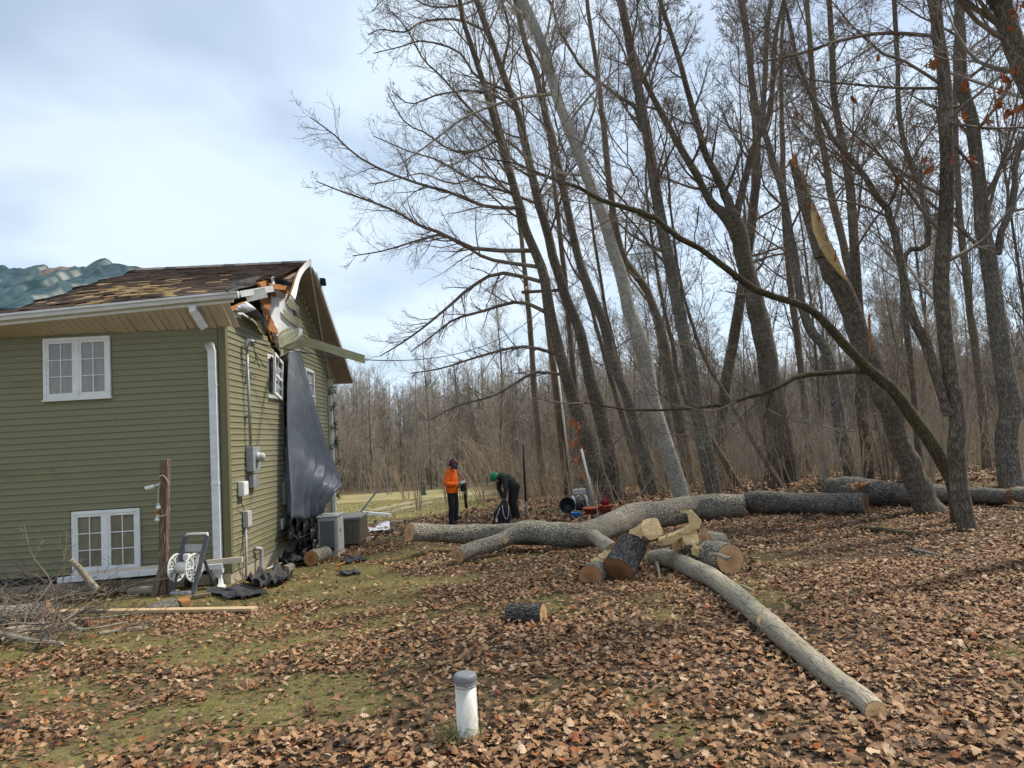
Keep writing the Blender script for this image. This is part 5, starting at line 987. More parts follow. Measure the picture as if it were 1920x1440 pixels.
for i, (lab, pts, w, h, mt) in enumerate((('broken orange board end lying across the black felt', [(468, 1112), (490, 1106), (497, 1109)], .07, .025, 'osb'), ('splintered orange board below the downspout', [(402, 1102), (393, 1070)], .09, .03, 'lumber'), ('short grey plank between reel and felt', [(362, 1124), (395, 1119)], .10, .04, 'old_wood'), ('thin broken lath by the vent elbow', [(500, 1070), (530, 1058)], .03, .02, 'white'), ('orange wood strip in front of mossy log round', [(632, 1064), (652, 1055)], .05, .02, 'osb'), ('pale lath leaning by generator foot', [(545, 1062), (570, 1058)], .03, .02, 'lumber'))):
    debris('board_scrap', lab, 'board', pts, w, h, mt, .02 if i != 1 else .0)
# beam and gutter propped along the front wall foot
def wbeam(name, label, cat, a, b, w, h, mat):
    a = np.array(a); b = np.array(b); o = MB().beam((0, 0, 0), b-a, w, h).build(name, M[mat], bevel=.006); o.location = tuple(a); return tag(o, label, cat)
wbeam('fallen_fascia', 'tan painted beam lying along the house foot below the lower window', 'beam', h2w(hp(150, 1079, (0, 1, 0), -.25)), h2w(hp(455, 1049, (0, 1, 0), -.25)), .05, .09, 'tan_soffit')
wbeam('fallen_gutter', 'white fallen gutter length lying under the tan beam', 'gutter', h2w(hp(110, 1088, (0, 1, 0), -.35)), h2w(hp(418, 1061, (0, 1, 0), -.28)), .10, .085, 'alu')
wbeam('long_board', 'long pale board lying on the lawn from the log end', 'board', gpt(92, 1155)+(0, 0, .05), gpt(478, 1150)+(0, 0, .05), .12, .035, 'lumber')
wbeam('long_board', 'second narrower board under the long pale board', 'board', gpt(200, 1148)+(0, 0, .02), gpt(470, 1146)+(0, 0, .02), .09, .03, 'old_wood')
# weathered post with camera
pb = at(305, 1100, 10.9); pb[2] = gz(pb[0], pb[1]); pt = at(310, 861, pb[1]+.02); post = thing('wooden_post', 'weathered brown post with camera and lamps before the front wall', 'post', pb)
MB().beam((0, 0, -.2), pt-pb, .115, .115, up=(0, 1, 0)).build('post', M['post_wood'], post, bevel=.012); MB().beam(np.array([-.09, -.10, .0]), np.array([.02, -.05, .42]), .09, .03, up=(0, 1, 0)).build('brace', M['old_wood'], post, bevel=.004)
o_ = lambda x, y, dy=0: at(x, y, pb[1]+dy)-pb
cam_o = thing('security_camera', 'white bullet security camera mounted on the weathered post', 'camera', pb+o_(298, 911))
MB().tube([(-.18, -.06, -.03), (-.05, -.03, .0)], .033, 14).build('body', M['white_plastic'], cam_o, smooth=True, bevel=.004); MB().tube([(-.19, -.063, -.033), (-.178, -.06, -.03)], .03, 14).build('lens', M['black'], cam_o); MB().tube([(-.05, -.03, .0), (-.0, -.02, .02), (.03, .0, .02)], .016, 8).build('bracket', M['white_plastic'], cam_o, smooth=True); MB().box((.035, 0, .02), (.02, .07, .07)).build('base', M['white_plastic'], cam_o)
wr = thing('wire_loop', 'pale wires looped round the post with hanging lamp sockets', 'wire', pb+o_(310, 960))
for pts in ([(299, 892), (308, 893), (316, 905), (317, 912)], [(297, 912), (296, 935), (297, 948)], [(293, 965), (300, 968), (312, 965), (318, 957), (317, 950)]): MB().tube(spline([o_(x, y, -.09)-o_(310, 960) for x, y in pts], 12), .008, 5).build('wire', M['twig_pale'], wr)
for x, y in ((297, 950), (295, 973)): q = o_(x, y, -.06)-o_(310, 960); MB().lathe([(0, .05), (.018, .05), (.02, .02), (.035, .0), (.04, -.03), (.0, -.045)], 12, None, q).build('socket', M['white_plastic'], wr, smooth=True)
q = o_(293, 960, -.06)-o_(310, 960); MB().lathe([(0, .02), (.03, .01), (.03, -.02), (0, -.03)], 10, None, q).build('clip', M['terracotta'], wr, smooth=True)
ww = thing('guy_wire', 'thin wire slanting across the lower window to the post', 'wire', gpt(190, 1070)); a_ = np.array(ww.location); b_ = pb+o_(296, 945, -.06); MB().tube([(0, 0, .12), b_-a_], .003, 5).build('wire', M['twig_pale'], ww)
# hose reel cart by the corner
hb = gpt(352, 1112); hr = thing('hose_reel_cart', 'upright hose reel cart with white spools against the house corner', 'hose reel', hb, math.radians(-14)); hr.scale = (.86, .86, .9)
for s in (-.25, .20):
    MB().beam((s, -.12, .0), (s+.06, .22, .92), .035, .09, up=(1, 0, 0)).build('side_frame', M['dark_plastic'], hr, bevel=.01); MB().beam((s+.02, .16, .55), (s+.02, .42, .02), .03, .06, up=(1, 0, 0)).build('rear_leg', M['dark_plastic'], hr, bevel=.008)
MB().tube([(-.20, .22, .90), (-.17, .24, .95), (.25, .24, .95), (.27, .22, .90)], .022, 8).build('handle', M['white_plastic'], hr, smooth=True); MB().b2((-.16, .14, .66), (.21, .19, .78)).build('crossbar', M['grey_plastic'], hr, bevel=.012); MB().b2((-.24, -.16, .0), (.18, -.06, .05)).build('foot', M['grey_plastic'], hr, bevel=.01)
MX2 = [[0, 0, 1], [0, 1, 0], [-1, 0, 0]]
for s in (-.23, .13):
    b = MB(); b.lathe([(.21, -.012), (.235, -.012), (.24, .0), (.235, .012), (.21, .012), (.205, 0), (.21, -.012)], 28, MX2, (s, .02, .42)); b.lathe([(.02, -.02), (.07, -.02), (.07, .02), (.02, .02)], 16, MX2, (s, .02, .42))
    for k in range(6): a = k*math.pi/3; b.beam((s, .02+.06*math.cos(a), .42+.06*math.sin(a)), (s, .02+.215*math.cos(a), .42+.215*math.sin(a)), .018, .045, up=(1, 0, 0))
    for k in range(6): a = k*math.pi/3+.5; b.lathe([(.03, -.006), (.045, -.006), (.045, .006), (.03, .006)], 10, MX2, (s, .02+.15*math.cos(a), .42+.15*math.sin(a)))
    b.build('spool_flange', M['white_plastic'], hr, smooth=False)
MB().tube([(-.22, .02, .42), (.12, .02, .42)], .10, 16).build('drum', M['white_plastic'], hr, smooth=True); MB().box((.0, .0, .60), (.10, .08, .10)).build('hose_guide', M['white_plastic'], hr, bevel=.01)
for s in (-.29, .26): MB().lathe([(0, -.02), (.09, -.02), (.1, 0), (.09, .02), (0, .02)], 18, MX2, (s, .38, .10)).build('wheel', M['black'], hr, smooth=True)
# ---- brush pile at the left edge
bp_log = gpt(40, 1172); log('cut_log', 'grey cut log with reddish end at the left edge', [gpt(-80, 1186)+(0, 0, .14), gpt(0, 1180)+(0, 0, .14), gpt(88, 1172)+(0, 0, .13)], [.14, .135, .13], 'bark_log', 'log', ('cut', 'cut_red'), seed=61)
log('cut_log', 'thinner cut branch with orange end under the grey cut log', [gpt(-60, 1205)+(0, 0, .06), gpt(20, 1196)+(0, 0, .06), gpt(62, 1190)+(0, 0, .07)], [.05, .055, .05], 'bark_smooth', 'branch', ('cut', 'cut_red'), n=16, amp=.006, seed=62)
log('cut_log', 'split grey log piece lying in front of the hose reel', [gpt(245, 1117)+(0, 0, .06), gpt(290, 1116)+(0, 0, .07), gpt(325, 1112)+(0, 0, .06)], [.06, .065, .055], 'bark_smooth', 'log', n=16, amp=.012, seed=63)
log('cut_log', 'forked branch stub sawn pale in the brush pile', [at(182, 1108, 10.3), at(164, 1086, 10.3), at(148, 1064, 10.25), at(133, 1049, 10.2)], [.045, .045, .04, .036], 'bark_smooth', 'branch', ('', 'cut_pale'), n=14, amp=.006, seed=64)
bt = [[(10, 1190), (60, 1172), (110, 1166), (160, 1160), (220, 1158)], [(0, 1212), (45, 1200), (80, 1190), (90, 1185)], [(5, 1205), (60, 1218), (110, 1222), (118, 1224)], [(70, 1180), (82, 1195), (86, 1212), (75, 1222)], [(130, 1188), (150, 1195), (175, 1196), (240, 1185)], [(100, 1108), (130, 1100), (170, 1094), (228, 1076)], [(60, 1070), (100, 1098), (150, 1112), (175, 1115)], [(0, 1105), (50, 1085), (90, 1075), (120, 1062)], [(185, 1205), (225, 1198), (262, 1190)], [(25, 1150), (70, 1130), (120, 1120), (200, 1118)], [(20, 1210), (60, 1195), (120, 1178), (200, 1172), (270, 1165)]]
for i, pts in enumerate(bt):
    P = np.array([gpt(x, y)+np.array([0, 0, .05+.05*rng.random()+(.18 if y < 1110 else 0)]) for x, y in pts]); q = spline(P, 16); base = q[0].copy(); r = np.linspace(.028, .010, 16)*rng.uniform(.6, 1.3)
    names = ['crooked grey branch along the long pale board', 'bent stick at the left edge below the cut log', 'curved pale branch lowest in the brush pile', 'short upright crook beside the curved pale branch', 'mossy stick lying on the lawn past the cut log', 'straight limb pointing at the lower window', 'slanting limb crossing behind the grey cut log', 'long limb rising at the left edge against the wall', 'lichen covered short stick alone on the grass', 'thin limb half hidden in the brush behind the board', 'long thin branch trailing beneath the long pale board']
    root = thing('brush_branch', names[i], 'branch', base, 0, 'brush pile branches'); V, Fq, uv, _ = bark_tube(q, r, 9, .004, i); mk('stem', V-base, Fq, M['bark_smooth' if i % 3 else 'bark_grey'], root, smooth=True, uv=uv)
    b = kids(q[None], r[None], 6, .3, 1, (25, 60), (.5, 1), 5, .15, .04, .5, .004, absl=.7); c_ = kids(*b, 4, .2, 1, (25, 55), (.3, .6), 3, .2, .02, .6, .003); V, Fs = join([tubes(*b, 5), tubes(*c_, 3)]); mk('twigs', V-base, Fs, M['twig_grey' if i % 2 else 'twig'], root)['kind'] = 'stuff'
for i, (lab, b0, tops) in enumerate((('forked bare sapling top standing out of the brush pile', (112, 1160), [(95, 1090), (60, 1040), (45, 985)]), ('thin whip leaning from the brush pile towards the wall', (60, 1120), [(50, 1060), (20, 1030), (0, 1005)]), ('slender switch leaning left over the brush pile', (95, 1080), [(80, 1040), (60, 1010)]), ('upright twig before the lower window frame', (115, 1140), [(120, 1060), (126, 1000)]), ('small sapling at the lower left of the brush pile', (88, 1215), [(95, 1180), (110, 1130)]))):
    p0 = gpt(*b0); P = np.vstack([[p0], [at(x, y, p0[1]+.2*j) for j, (x, y) in enumerate(tops)]]); q = spline(P, 14); r = np.linspace(.012, .004, 14); root = thing('bare_sapling', lab, 'sapling', p0, 0, 'brush pile saplings'); V, Fq = tubes(q[None], r[None], 6); mk('stem', V-p0, Fq, M['twig'], root)
    b = kids(q[None], r[None], 8, .2, 1, (30, 60), (.5, 1.0), 5, .14, .05, .55, .003, absl=.8); c_ = kids(*b, 4, .2, 1, (25, 55), (.3, .6), 3, .2, .03, .6, .0028); V, Fs = join([tubes(*b, 4), tubes(*c_, 3)]); mk('twigs', V-p0, Fs, M['twig'], root)['kind'] = 'stuff'
P = []; R = []
for i in range(270):   # the tangle itself
    x = rng.uniform(-40, 235) if i % 3 else rng.uniform(-40, 120); y = rng.uniform(1078, 1215) if x < 130 else rng.uniform(1088, 1135); p0 = gpt(x, y); a = rng.uniform(0, 6.28); L = rng.uniform(.25, 1.1); el = abs(rng.normal(.12, .22)); t = np.linspace(0, 1, 6); d = np.array([math.cos(a)*math.cos(el), .5*math.sin(a)*math.cos(el), math.sin(el)])
    P.append(p0+np.array([0, 0, rng.uniform(.0, .25)])+d*L*t[:, None]+rng.normal(0, .015, (6, 3)).cumsum(0)); R.append(np.linspace(.008, .003, 6)*rng.uniform(.6, 1.8))
P = np.array(P); R = np.array(R); b = kids(P, R, 4, .2, 1, (25, 60), (.3, .6), 3, .2, .0, .6, .003); V, Fs = join([tubes(P, R, 4), tubes(*b, 3)]); tag(mk('brush_tangle', V, Fs, M['twig']), 'tangle of thin grey twigs heaped along the front wall', 'brush', kind='stuff')
# slate chip with lichen and bark slab near the long board
for lab, px, mt in (('lichen spotted slab of bark on the lawn above the board', [(272, 1146), (300, 1134), (330, 1130), (336, 1142), (310, 1147)], 'bark_log'), ('orange bark chip beside the lichen spotted slab', [(332, 1132), (352, 1127), (358, 1134), (340, 1138)], 'osb'), ('orange wood chip among twigs below the board', [(150, 1169), (163, 1166), (174, 1170), (165, 1176), (153, 1174)], 'cut_red')):
    P = [gpt(x, y) for x, y in px]; c = np.mean(P, 0); b = MB().prism([q-c+np.array([0, 0, .01]) for q in P], (0, 0, .05)); V = np.array(b.v); o = mk('bark_chip', V, b.f, M[mt], uv=V[:, :2]); o.location = tuple(c); tag(o, lab, 'bark')
# ================================================================ VENT PIPE IN THE FOREGROUND
vb = gpt(878, 1386); vp = thing('vent_pipe', 'stained white pipe with grey cap standing in the foreground leaves', 'pipe', vb)
r = .0575; H_ = (at(879, 1262, vb[1])-vb)[2]
MB().lathe([(r, -.1), (r, H_*.80), (r*.985, H_*.80), (r*.985, H_*.804), (r*1.02, H_*.806), (r*1.02, H_*.86), (0, H_*.86)], 40).build('pipe', M['pvc'], vp, smooth=True)
cp_ = MB().lathe([(r*1.02, H_*.86), (r*1.10, H_*.862), (r*1.12, H_*.872), (r*1.10, H_*.882), (r*1.06, H_*.885), (r*1.10, H_*.90), (r*1.11, H_*.915), (r*1.09, H_*.955), (r*1.02, H_*.985), (r*.9, H_*1.0), (r*.4, H_*1.01), (0, H_*1.01)], 40).build('cap', M['capgrey'], vp, smooth=True)
for a in (-1.4, .7, 2.8): MB().box((r*1.12*math.cos(a), r*1.12*math.sin(a), H_*.866), (.016, .016, .012)).build('screw_lug', M['capgrey'], cp_)
MB().tube(spline([(.068, .0, .0), (.066, -.01, H_*.4), (.062, -.01, H_*.85)], 8), .0025, 5).build('wire', M['cable'], vp)
# ================================================================ UTILITY POLE, WIRES, BLACK ROD
pb_ = gpt(1066, 931); pb_ = at(1066, 931, 28.); pb_[2] = gz(pb_[0], pb_[1]); pole = thing('utility_pole', 'reddish brown utility pole with pale conduit among the trees', 'pole', pb_)
tp = at(1034, 664, 28.)-pb_; tp2 = tp*1.55
MB().tube([(0, 0, -.3), tp2*.5, tp2], [.15, .13, .11], 14).build('pole', M['pole_wood'], pole, smooth=True); MB().tube([(.17, -.08, 0), tp*.95+np.array([.15, -.06, 0])], .045, 8).build('conduit', M['pvc'], pole, smooth=True); MB().beam(tp2*.93+(-.9, 0, 0), tp2*.93+(.9, 0, 0), .09, .11).build('crossarm', M['pole_wood'], pole)
for s in (-.7, 0, .7): MB().lathe([(0, .18), (.03, .17), (.045, .12), (.03, .1), (.045, .06), (.02, .05), (.02, 0)], 10, None, tp2*.93+(s, 0, .05)).build('insulator', M['white_plastic'], pole, smooth=True)
a_ = h2w(gq(472, 641, .2)); b_ = pb_+tp2*.86; sw = thing('service_wire', 'black overhead service wire from the gable mast towards the pole', 'wire', a_); L_ = np.linspace(0, 1, 30)[:, None]; MB().tube((b_-a_)*L_+np.array([0, 0, -1])*4*L_*(1-L_)*1.05, .011, 5).build('cable', M['cable'], sw)
sw2 = thing('service_wire', 'thin pale line sagging across the far wood', 'wire', b_); c_ = at(640, 812, 55.); MB().tube((c_-b_)*L_+np.array([0, 0, -1])*4*L_*(1-L_)*.8, .009, 4).build('cable', M['twig_pale'], sw2)
rb = gpt(990, 974); rod = thing('black_rod', 'tall thin black rod standing in a bent grey foot behind the trunk', 'rod', rb); q_ = lambda x, y: at(x, y, rb[1])-rb
MB().tube([q_(981, 833), q_(982, 870), q_(986, 940)], .028, 8).build('rod', M['black'], rod, smooth=True); MB().tube(spline([q_(986, 938), q_(988, 955), q_(992, 968), (.06, 0, 0.02)], 10), .018, 8).build('foot_tube', M['grey_metal'], rod, smooth=True); MB().box((.06, 0, .02), (.3, .16, .04)).build('base', M['black'], rod, bevel=.01)
# bin on the far grass
tb_ = gpt(794, 929); tr = thing('trash_bin', 'dark wheeled trash bin far off on the grass field', 'bin', tb_); tr.scale = (.62, .62, .55); MB().add([(-.22, -.25, .05), (.22, -.25, .05), (.22, .25, .05), (-.22, .25, .05), (-.3, -.34, .95), (.3, -.34, .95), (.3, .34, .95), (-.3, .34, .95)], [(3, 2, 1, 0), (4, 5, 6, 7), (0, 1, 5, 4), (1, 2, 6, 5), (2, 3, 7, 6), (3, 0, 4, 7)]).build('body', M['dark_plastic'], tr, bevel=.02); MB().b2((-.32, -.38, .95), (.32, .38, 1.02)).build('lid', M['black'], tr, bevel=.02)
for s in (-.25, .25): MB().lathe([(0, -.03), (.12, -.03), (.12, .03), (0, .03)], 14, MX2, (s, .3, .12)).build('wheel', M['black'], tr)
# ================================================================ REEL, POTS AND BUCKET BEHIND THE TRUNK
rb2 = gpt(1092, 962); rb2[1] -= 0; dk = thing('hose_reel_cart', 'grey two drum hose reel cart standing behind the fallen trunk', 'hose reel', rb2, .15); dk.scale = (.85, .85, .9)
sc_ = rb2[1]/F
for s in (-.20, .26): MB().beam((s, -.1, .02), (s+.04, .25, .80), .04, .08, up=(1, 0, 0)).build('side_frame', M['dark_plastic'], dk, bevel=.01)
MB().b2((-.22, .1, .56), (.2, .3, .74)).build('tray', M['grey_plastic'], dk, bevel=.03); MB().tube([(-.18, .24, .78), (-.1, .26, .84), (.24, .26, .84), (.3, .24, .78)], .022, 8).build('handle', M['dark_plastic'], dk, smooth=True)
for s in (-.30, .12): MB().lathe([(.0, -.03), (.25, -.03), (.27, 0), (.25, .03), (0, .03)], 22, MX2, (s, -.02, .30)).build('drum_flange', M['grey_plastic'], dk, smooth=True)
MB().tube([(-.30, -.02, .30), (.12, -.02, .30)], .20, 18).build('wound_hose', M['black'], dk, smooth=True)
for k in range(5): MB().lathe([(.205, -.018), (.225, 0), (.205, .018)], 18, MX2, (-.25+k*.08, -.02, .30)).build('hose_coil', M['dark_plastic'], dk, smooth=True)
MB().tube(spline([(.14, -.25, .30), (.2, -.32, .12), (.1, -.35, .02), (-.1, -.3, .03)], 12), .014, 6).build('hose_end', M['grey_plastic'], dk, smooth=True)
pp = thing('white_pole', 'thin white pole leaning up from the hose reel', 'pole', gpt(1110, 950)); q0 = at(1110, 925, rb2[1]+.4); q1 = at(1090, 842, rb2[1]+.5); l0 = np.array(pp.location); MB().tube([q0-l0+(q0-q1)*.25, q1-l0], .032, 8).build('tube', M['white_plastic'], pp, smooth=True)
tb2 = gpt(1066, 972); tub = thing('black_tub', 'black plastic tub tipped on its side by the blue bucket', 'tub', tb2+np.array([0, .1, .0])); a = math.radians(70); Mt = [[1, 0, 0], [0, math.cos(a), -math.sin(a)], [0, math.sin(a), math.cos(a)]]; MB().lathe([(0, 0), (.16, 0), (.21, .26), (.22, .27), (.20, .26), (.15, .02), (0, .02)], 24, Mt, (0, .3, .24)).build('tub', M['black'], tub, smooth=True)
bb = gpt(1080, 974); bu = thing('blue_bucket', 'small bright blue bucket on the leaves', 'bucket', bb); MB().lathe([(0, 0), (.085, 0), (.115, .17), (.12, .175), (.108, .17), (.08, .01), (0, .01)], 22).build('bucket', M['blue'], bu, smooth=True); MB().tube([(.11*math.cos(t), .02, .17+.05*math.sin(t)) for t in np.linspace(0, np.pi, 10)], .005, 5).build('handle', M['white_plastic'], bu)
def planter(x, y, w, h, label):
    b = gpt(x, y); o = thing('planter', label, 'planter', b); MB().lathe([(0, 0), (w*.55, 0), (w*.9, h*.85), (w, h*.87), (w, h), (w*.93, h), (w*.85, h*.9), (0, h*.85)], 22).build('pot', M['terracotta'], o, smooth=True); return b
b = planter(1110, 967, .24, .22, 'wide terracotta planter beside the hose reel'); b = planter(1136, 965, .20, .26, 'right hand terracotta planter carrying the red jug')
rj = thing('red_jug', 'dark red rounded jug sitting in the terracotta planter', 'jug', b+np.array([0, 0, .24])); MB().lathe([(0, 0), (.08, 0), (.12, .06), (.12, .13), (.07, .19), (.035, .22), (.035, .26), (0, .26)], 18).build('body', M['red_jug'], rj, smooth=True); MB().tube(spline([(.03, 0, .24), (.09, 0, .26), (.12, 0, .18), (.11, 0, .1)], 10), .012, 6).build('handle', M['red_jug'], rj)
debris('grey_plank', 'grey plank lying under the planters', 'plank', [(1092, 972), (1140, 966)], .10, .05, 'old_wood'); st_ = gpt(1121, 975); o = MB().beam((0, 0, 0), (0.0, 0, .42), .02, .02, up=(1, 0, 0)).build('garden_stake', M['grey_plastic']); o.location = tuple(st_); tag(o, 'thin grey stake upright before the planters', 'stake')
# ================================================================ PEOPLE
def capsule(b, p0, r0, p1, r1, n=14):
    p0 = np.array(p0, float); p1 = np.array(p1, float); d = p1-p0; L = np.linalg.norm(d); d = d/(L+1e-9) if L > 1e-6 else np.array([0, 0, 1.]); P = []; R = []
    for a in np.linspace(-89, 0, 6): P.append(p0+d*r0*math.sin(math.radians(a))); R.append(r0*math.cos(math.radians(a)))
    for a in np.linspace(0, 89, 6): P.append(p1+d*r1*math.sin(math.radians(a))+d*1e-4); R.append(r1*math.cos(math.radians(a)))
    b.tube(P, R, n)
def chain(b, pts):
    for (p, r), (q, s) in zip(pts[:-1], pts[1:]): capsule(b, p, r, q, s)
def flesh(b, name, mat, parent, vox=.012, sm=4):
    o = b.build(name, mat, parent, smooth=True); m_ = o.modifiers.new('remesh', 'REMESH'); m_.mode = 'VOXEL'; m_.voxel_size = vox; m_.use_smooth_shade = True; s = o.modifiers.new('smooth', 'SMOOTH'); s.iterations = sm; s.factor = .5; return o
def hand(b, w, d, side, palm=.085):
    """palm and five unequal, bent fingers; d: pointing direction, side: towards the thumb"""
    w = np.array(w, float); d = np.array(d, float); d /= np.linalg.norm(d); s = np.array(side, float); s = s-(s@d)*d; s /= np.linalg.norm(s); nrm = np.cross(d, s); k = w+d*palm
    for o_ in (-.025, 0, .025): capsule(b, w+s*o_*.7, .019, k+s*o_, .016)
    for i, (o_, L) in enumerate(((.033, .065), (.011, .075), (-.011, .07), (-.032, .055))):
        a = k+s*o_; m_ = a+d*L*.5-nrm*.012; e = m_+d*L*.22-nrm*L*.4; capsule(b, a, .0095, m_, .009, 8); capsule(b, m_, .009, e, .0075, 8)
    a = w+d*.03+s*.03; m_ = a+s*.03+d*.03-nrm*.01; e = m_+d*.032-nrm*.012; capsule(b, a, .012, m_, .0105, 8); capsule(b, m_, .0105, e, .008, 8)
def head(b, c, fwd, up):
    c = np.array(c, float); f = np.array(fwd, float); f /= np.linalg.norm(f); u = np.array(up, float); u = u-(u@f)*f; u /= np.linalg.norm(u); l = np.cross(u, f)
    capsule(b, c+u*.035-f*.015, .092, c+u*.03+f*.012, .085); capsule(b, c-u*.02+f*.02, .072, c-u*.085+f*.045, .042)      # skull, face to chin
    capsule(b, c+f*.088+u*.005, .011, c+f*.108-u*.03, .016, 8); capsule(b, c+f*.083-u*.062+l*.02, .009, c+f*.083-u*.062-l*.02, .009, 8)  # nose, lips
    for s in (-1, 1): capsule(b, c+l*s*.088-u*.03, .014, c+l*s*.092+u*.015, .018, 8); capsule(b, c+f*.075+l*s*.035+u*.032, .014, c+f*.075+l*s*.02+u*.03, .012, 8)   # ears, brows
    return c, f, u, l
def helmet(root, c, f, u, l, mat, visor=True, muffs='black'):
    B_ = np.stack([f, l, u], 1); prof = [(.118, .0), (.12, .02), (.115, .06), (.098, .10), (.065, .128), (.03, .138), (0, .14)]; b = MB(); V = []
    b.lathe(prof, 24, B_@np.diag([1.12, .96, 1]), c+u*.012); o = b.build('helmet', mat, root, smooth=True, solid=.006)
    MB().lathe([(.119, -.004), (.128, -.002), (.128, .012), (.119, .014)], 24, B_@np.diag([1.14, .98, 1]), c+u*.012).build('brim', mat, o, smooth=True)
    for a in (-.5, 0, .5): MB().tube([c+u*(.012+.10*math.cos(t)*1.42)+f*.125*math.sin(t)*1.05+l*a*.11*math.cos(t) for t in np.linspace(-1.2, 1.2, 12)], .006, 5).build('rib', mat, o, smooth=True)
    for s in (-1, 1): MB().lathe([(0, 0), (.04, 0), (.045, .02), (.035, .035), (0, .036)], 14, np.stack([f, u, l*s], 1), c+l*s*.10-u*.01).build('ear_muff', M[muffs], o, smooth=True)
    if visor:
        G_ = [[c+f*(.135+.05*v)*math.cos(a)+l*(.125)*math.sin(a)+u*(.055-.12*v) for a in np.linspace(-1.15, 1.15, 12)] for v in np.linspace(0, 1, 5)]; MB().sheet(G_).build('visor', M['visor'], o, smooth=True, solid=.003)
    return o
fa = gpt(851, 984); pa = thing('person', 'person in orange hoodie and helmet standing, looking down at a chainsaw', 'person', fa, math.radians(-24))
b = MB(); hw = np.array([.27, .0, 1.10])
chain(b, [((0, 0, .95), .10), ((0, 0, 1.2), .11), ((0, 0, 1.40), .09), ((.01, 0, 1.48), .05), ((.03, 0, 1.56), .05)]); hd = head(b, (.055, 0, 1.60), (.86, -.1, -.5), (.4, 0, .9))
for s in (-1, 1):
    chain(b, [((0, s*.08, .94), .08), ((.02, s*.10, .5), .055), ((0, s*.11, .09), .04), ((.13, s*.13, .045), .03)]); chain(b, [((0, s*.14, 1.39), .055), ((-.03, s*.25, 1.12), .04), ((.20, s*.10, 1.06), .03)]); hand(b, (.20, s*.10, 1.06), (.9, -s*.4, .1), (0, -s*.3, 1))
flesh(b, 'body', M['skin'], pa, .007, 2)
b = MB(); b.lathe([(0, .84), (.165, .84), (.175, .87), (.172, 1.0), (.165, 1.2), (.15, 1.33), (.10, 1.42), (0, 1.44)], 24, np.diag([.88, 1.12, 1]), (.005, 0, 0)); capsule(b, (-.01, 0, 1.36), .10, (-.01, 0, 1.45), .08); capsule(b, (0, -.12, 1.37), .085, (0, .12, 1.37), .085); capsule(b, (-.06, -.05, 1.45), .055, (-.06, .05, 1.45), .055)
for s in (-1, 1): chain(b, [((0, s*.155, 1.38), .085), ((-.035, s*.265, 1.12), .07), ((.04, s*.20, 1.07), .066), ((.185, s*.105, 1.065), .046)])
flesh(b, 'hoodie', M['orange'], pa, .012, 3)
b = MB()
for s in (-1, 1): chain(b, [((0, s*.07, .88), .115), ((.015, s*.095, .70), .10), ((.025, s*.105, .48), .085), ((.0, s*.115, .25), .078), ((0, s*.12, .11), .07)])
flesh(b, 'trousers', M['trouser'], pa, .012, 3)
for s in (-1, 1): b = MB(); chain(b, [((-.04, s*.125, .055), .05), ((.07, s*.13, .05), .05), ((.18, s*.135, .04), .038)]); capsule(b, (-.01, s*.12, .06), .055, (-.01, s*.12, .16), .055); flesh(b, 'boot', M['black'], pa, .012, 2)
helmet(pa, *hd, M['red_helmet'])
# chainsaw held in both hands, bar down
ca, sa = math.cos(math.radians(-24)), math.sin(math.radians(-24)); cw = fa+np.array([ca*.31, sa*.31, 1.0]); saw = thing('chainsaw', 'chainsaw held bar down by the person in orange', 'chainsaw', cw, math.radians(-24))
MB().b2((-.04, -.06, -.12), (.09, .06, .10)).build('engine', M['black'], saw, bevel=.02); MB().b2((-.045, -.065, .06), (.07, .065, .15)).build('top_cover', M['white_plastic'], saw, bevel=.02); MB().tube(spline([(.0, -.09, .1), (-.07, -.09, .02), (-.08, .0, -.02), (-.07, .09, .02), (0, .09, .1)], 16), .012, 8).build('front_handle', M['black'], saw, smooth=True)
MB().tube(spline([(-.0, 0, .14), (.02, 0, .24), (-.06, 0, .23), (-.07, 0, .12)], 14), .014, 8).build('rear_handle', M['saw_red'], saw, smooth=True); MB().prism([(.02, -.005, -.10), (.09, -.005, -.10), (.125, -.005, -.52), (.10, -.005, -.56), (.06, -.005, -.53)], (0, .012, 0)).build('guide_bar', M['steel'], saw); MB().prism([(.03, -.009, -.20), (.10, -.009, -.20), (.135, -.009, -.55), (.10, -.009, -.59), (.055, -.009, -.55)], (0, .022, 0)).build('bar_cover', M['black'], saw)
# second worker, bent over a bag
fb = gpt(966, 975); pB = thing('person', 'person in dark fleece and green helmet bending over a black bag', 'person', fb, math.radians(205))
b = MB(); chain(b, [((0, 0, .90), .11), ((.14, 0, 1.08), .11), ((.32, 0, 1.19), .10), ((.42, 0, 1.21), .055), ((.48, 0, 1.20), .055)]); hd = head(b, (.52, 0, 1.19), (.62, .12, -.78), (.8, 0, .6))
HL = {1: ((.36, .16, .60), (.1, -.1, -1)), -1: ((.24, -.17, .58), (.2, .1, -1))}
for s in (-1, 1):
    chain(b, [((0, s*.08, .90), .085), ((.05, s*.11, .49), .055), ((-.03, s*.12, .09), .04), ((.10, s*.13, .045), .03)]); chain(b, [((.34, s*.15, 1.2), .05), ((.33, s*.22, .90), .04), (HL[s][0], .03)]); hand(b, HL[s][0], HL[s][1], (.5, -s*.8, 0))
flesh(b, 'body', M['skin'], pB, .007, 2)
b = MB(); chain(b, [((-.02, 0, .88), .155), ((.08, 0, 1.02), .165), ((.22, 0, 1.13), .165), ((.34, 0, 1.19), .13), ((.40, 0, 1.21), .09)]); capsule(b, (.34, -.12, 1.19), .09, (.34, .12, 1.19), .09)
for s in (-1, 1): chain(b, [((.34, s*.16, 1.18), .085), ((.33, s*.235, .90), .068), ((HL[s][0][0]*.9+.033, HL[s][0][1]*.9+s*.0235, HL[s][0][2]+.05), .05)])
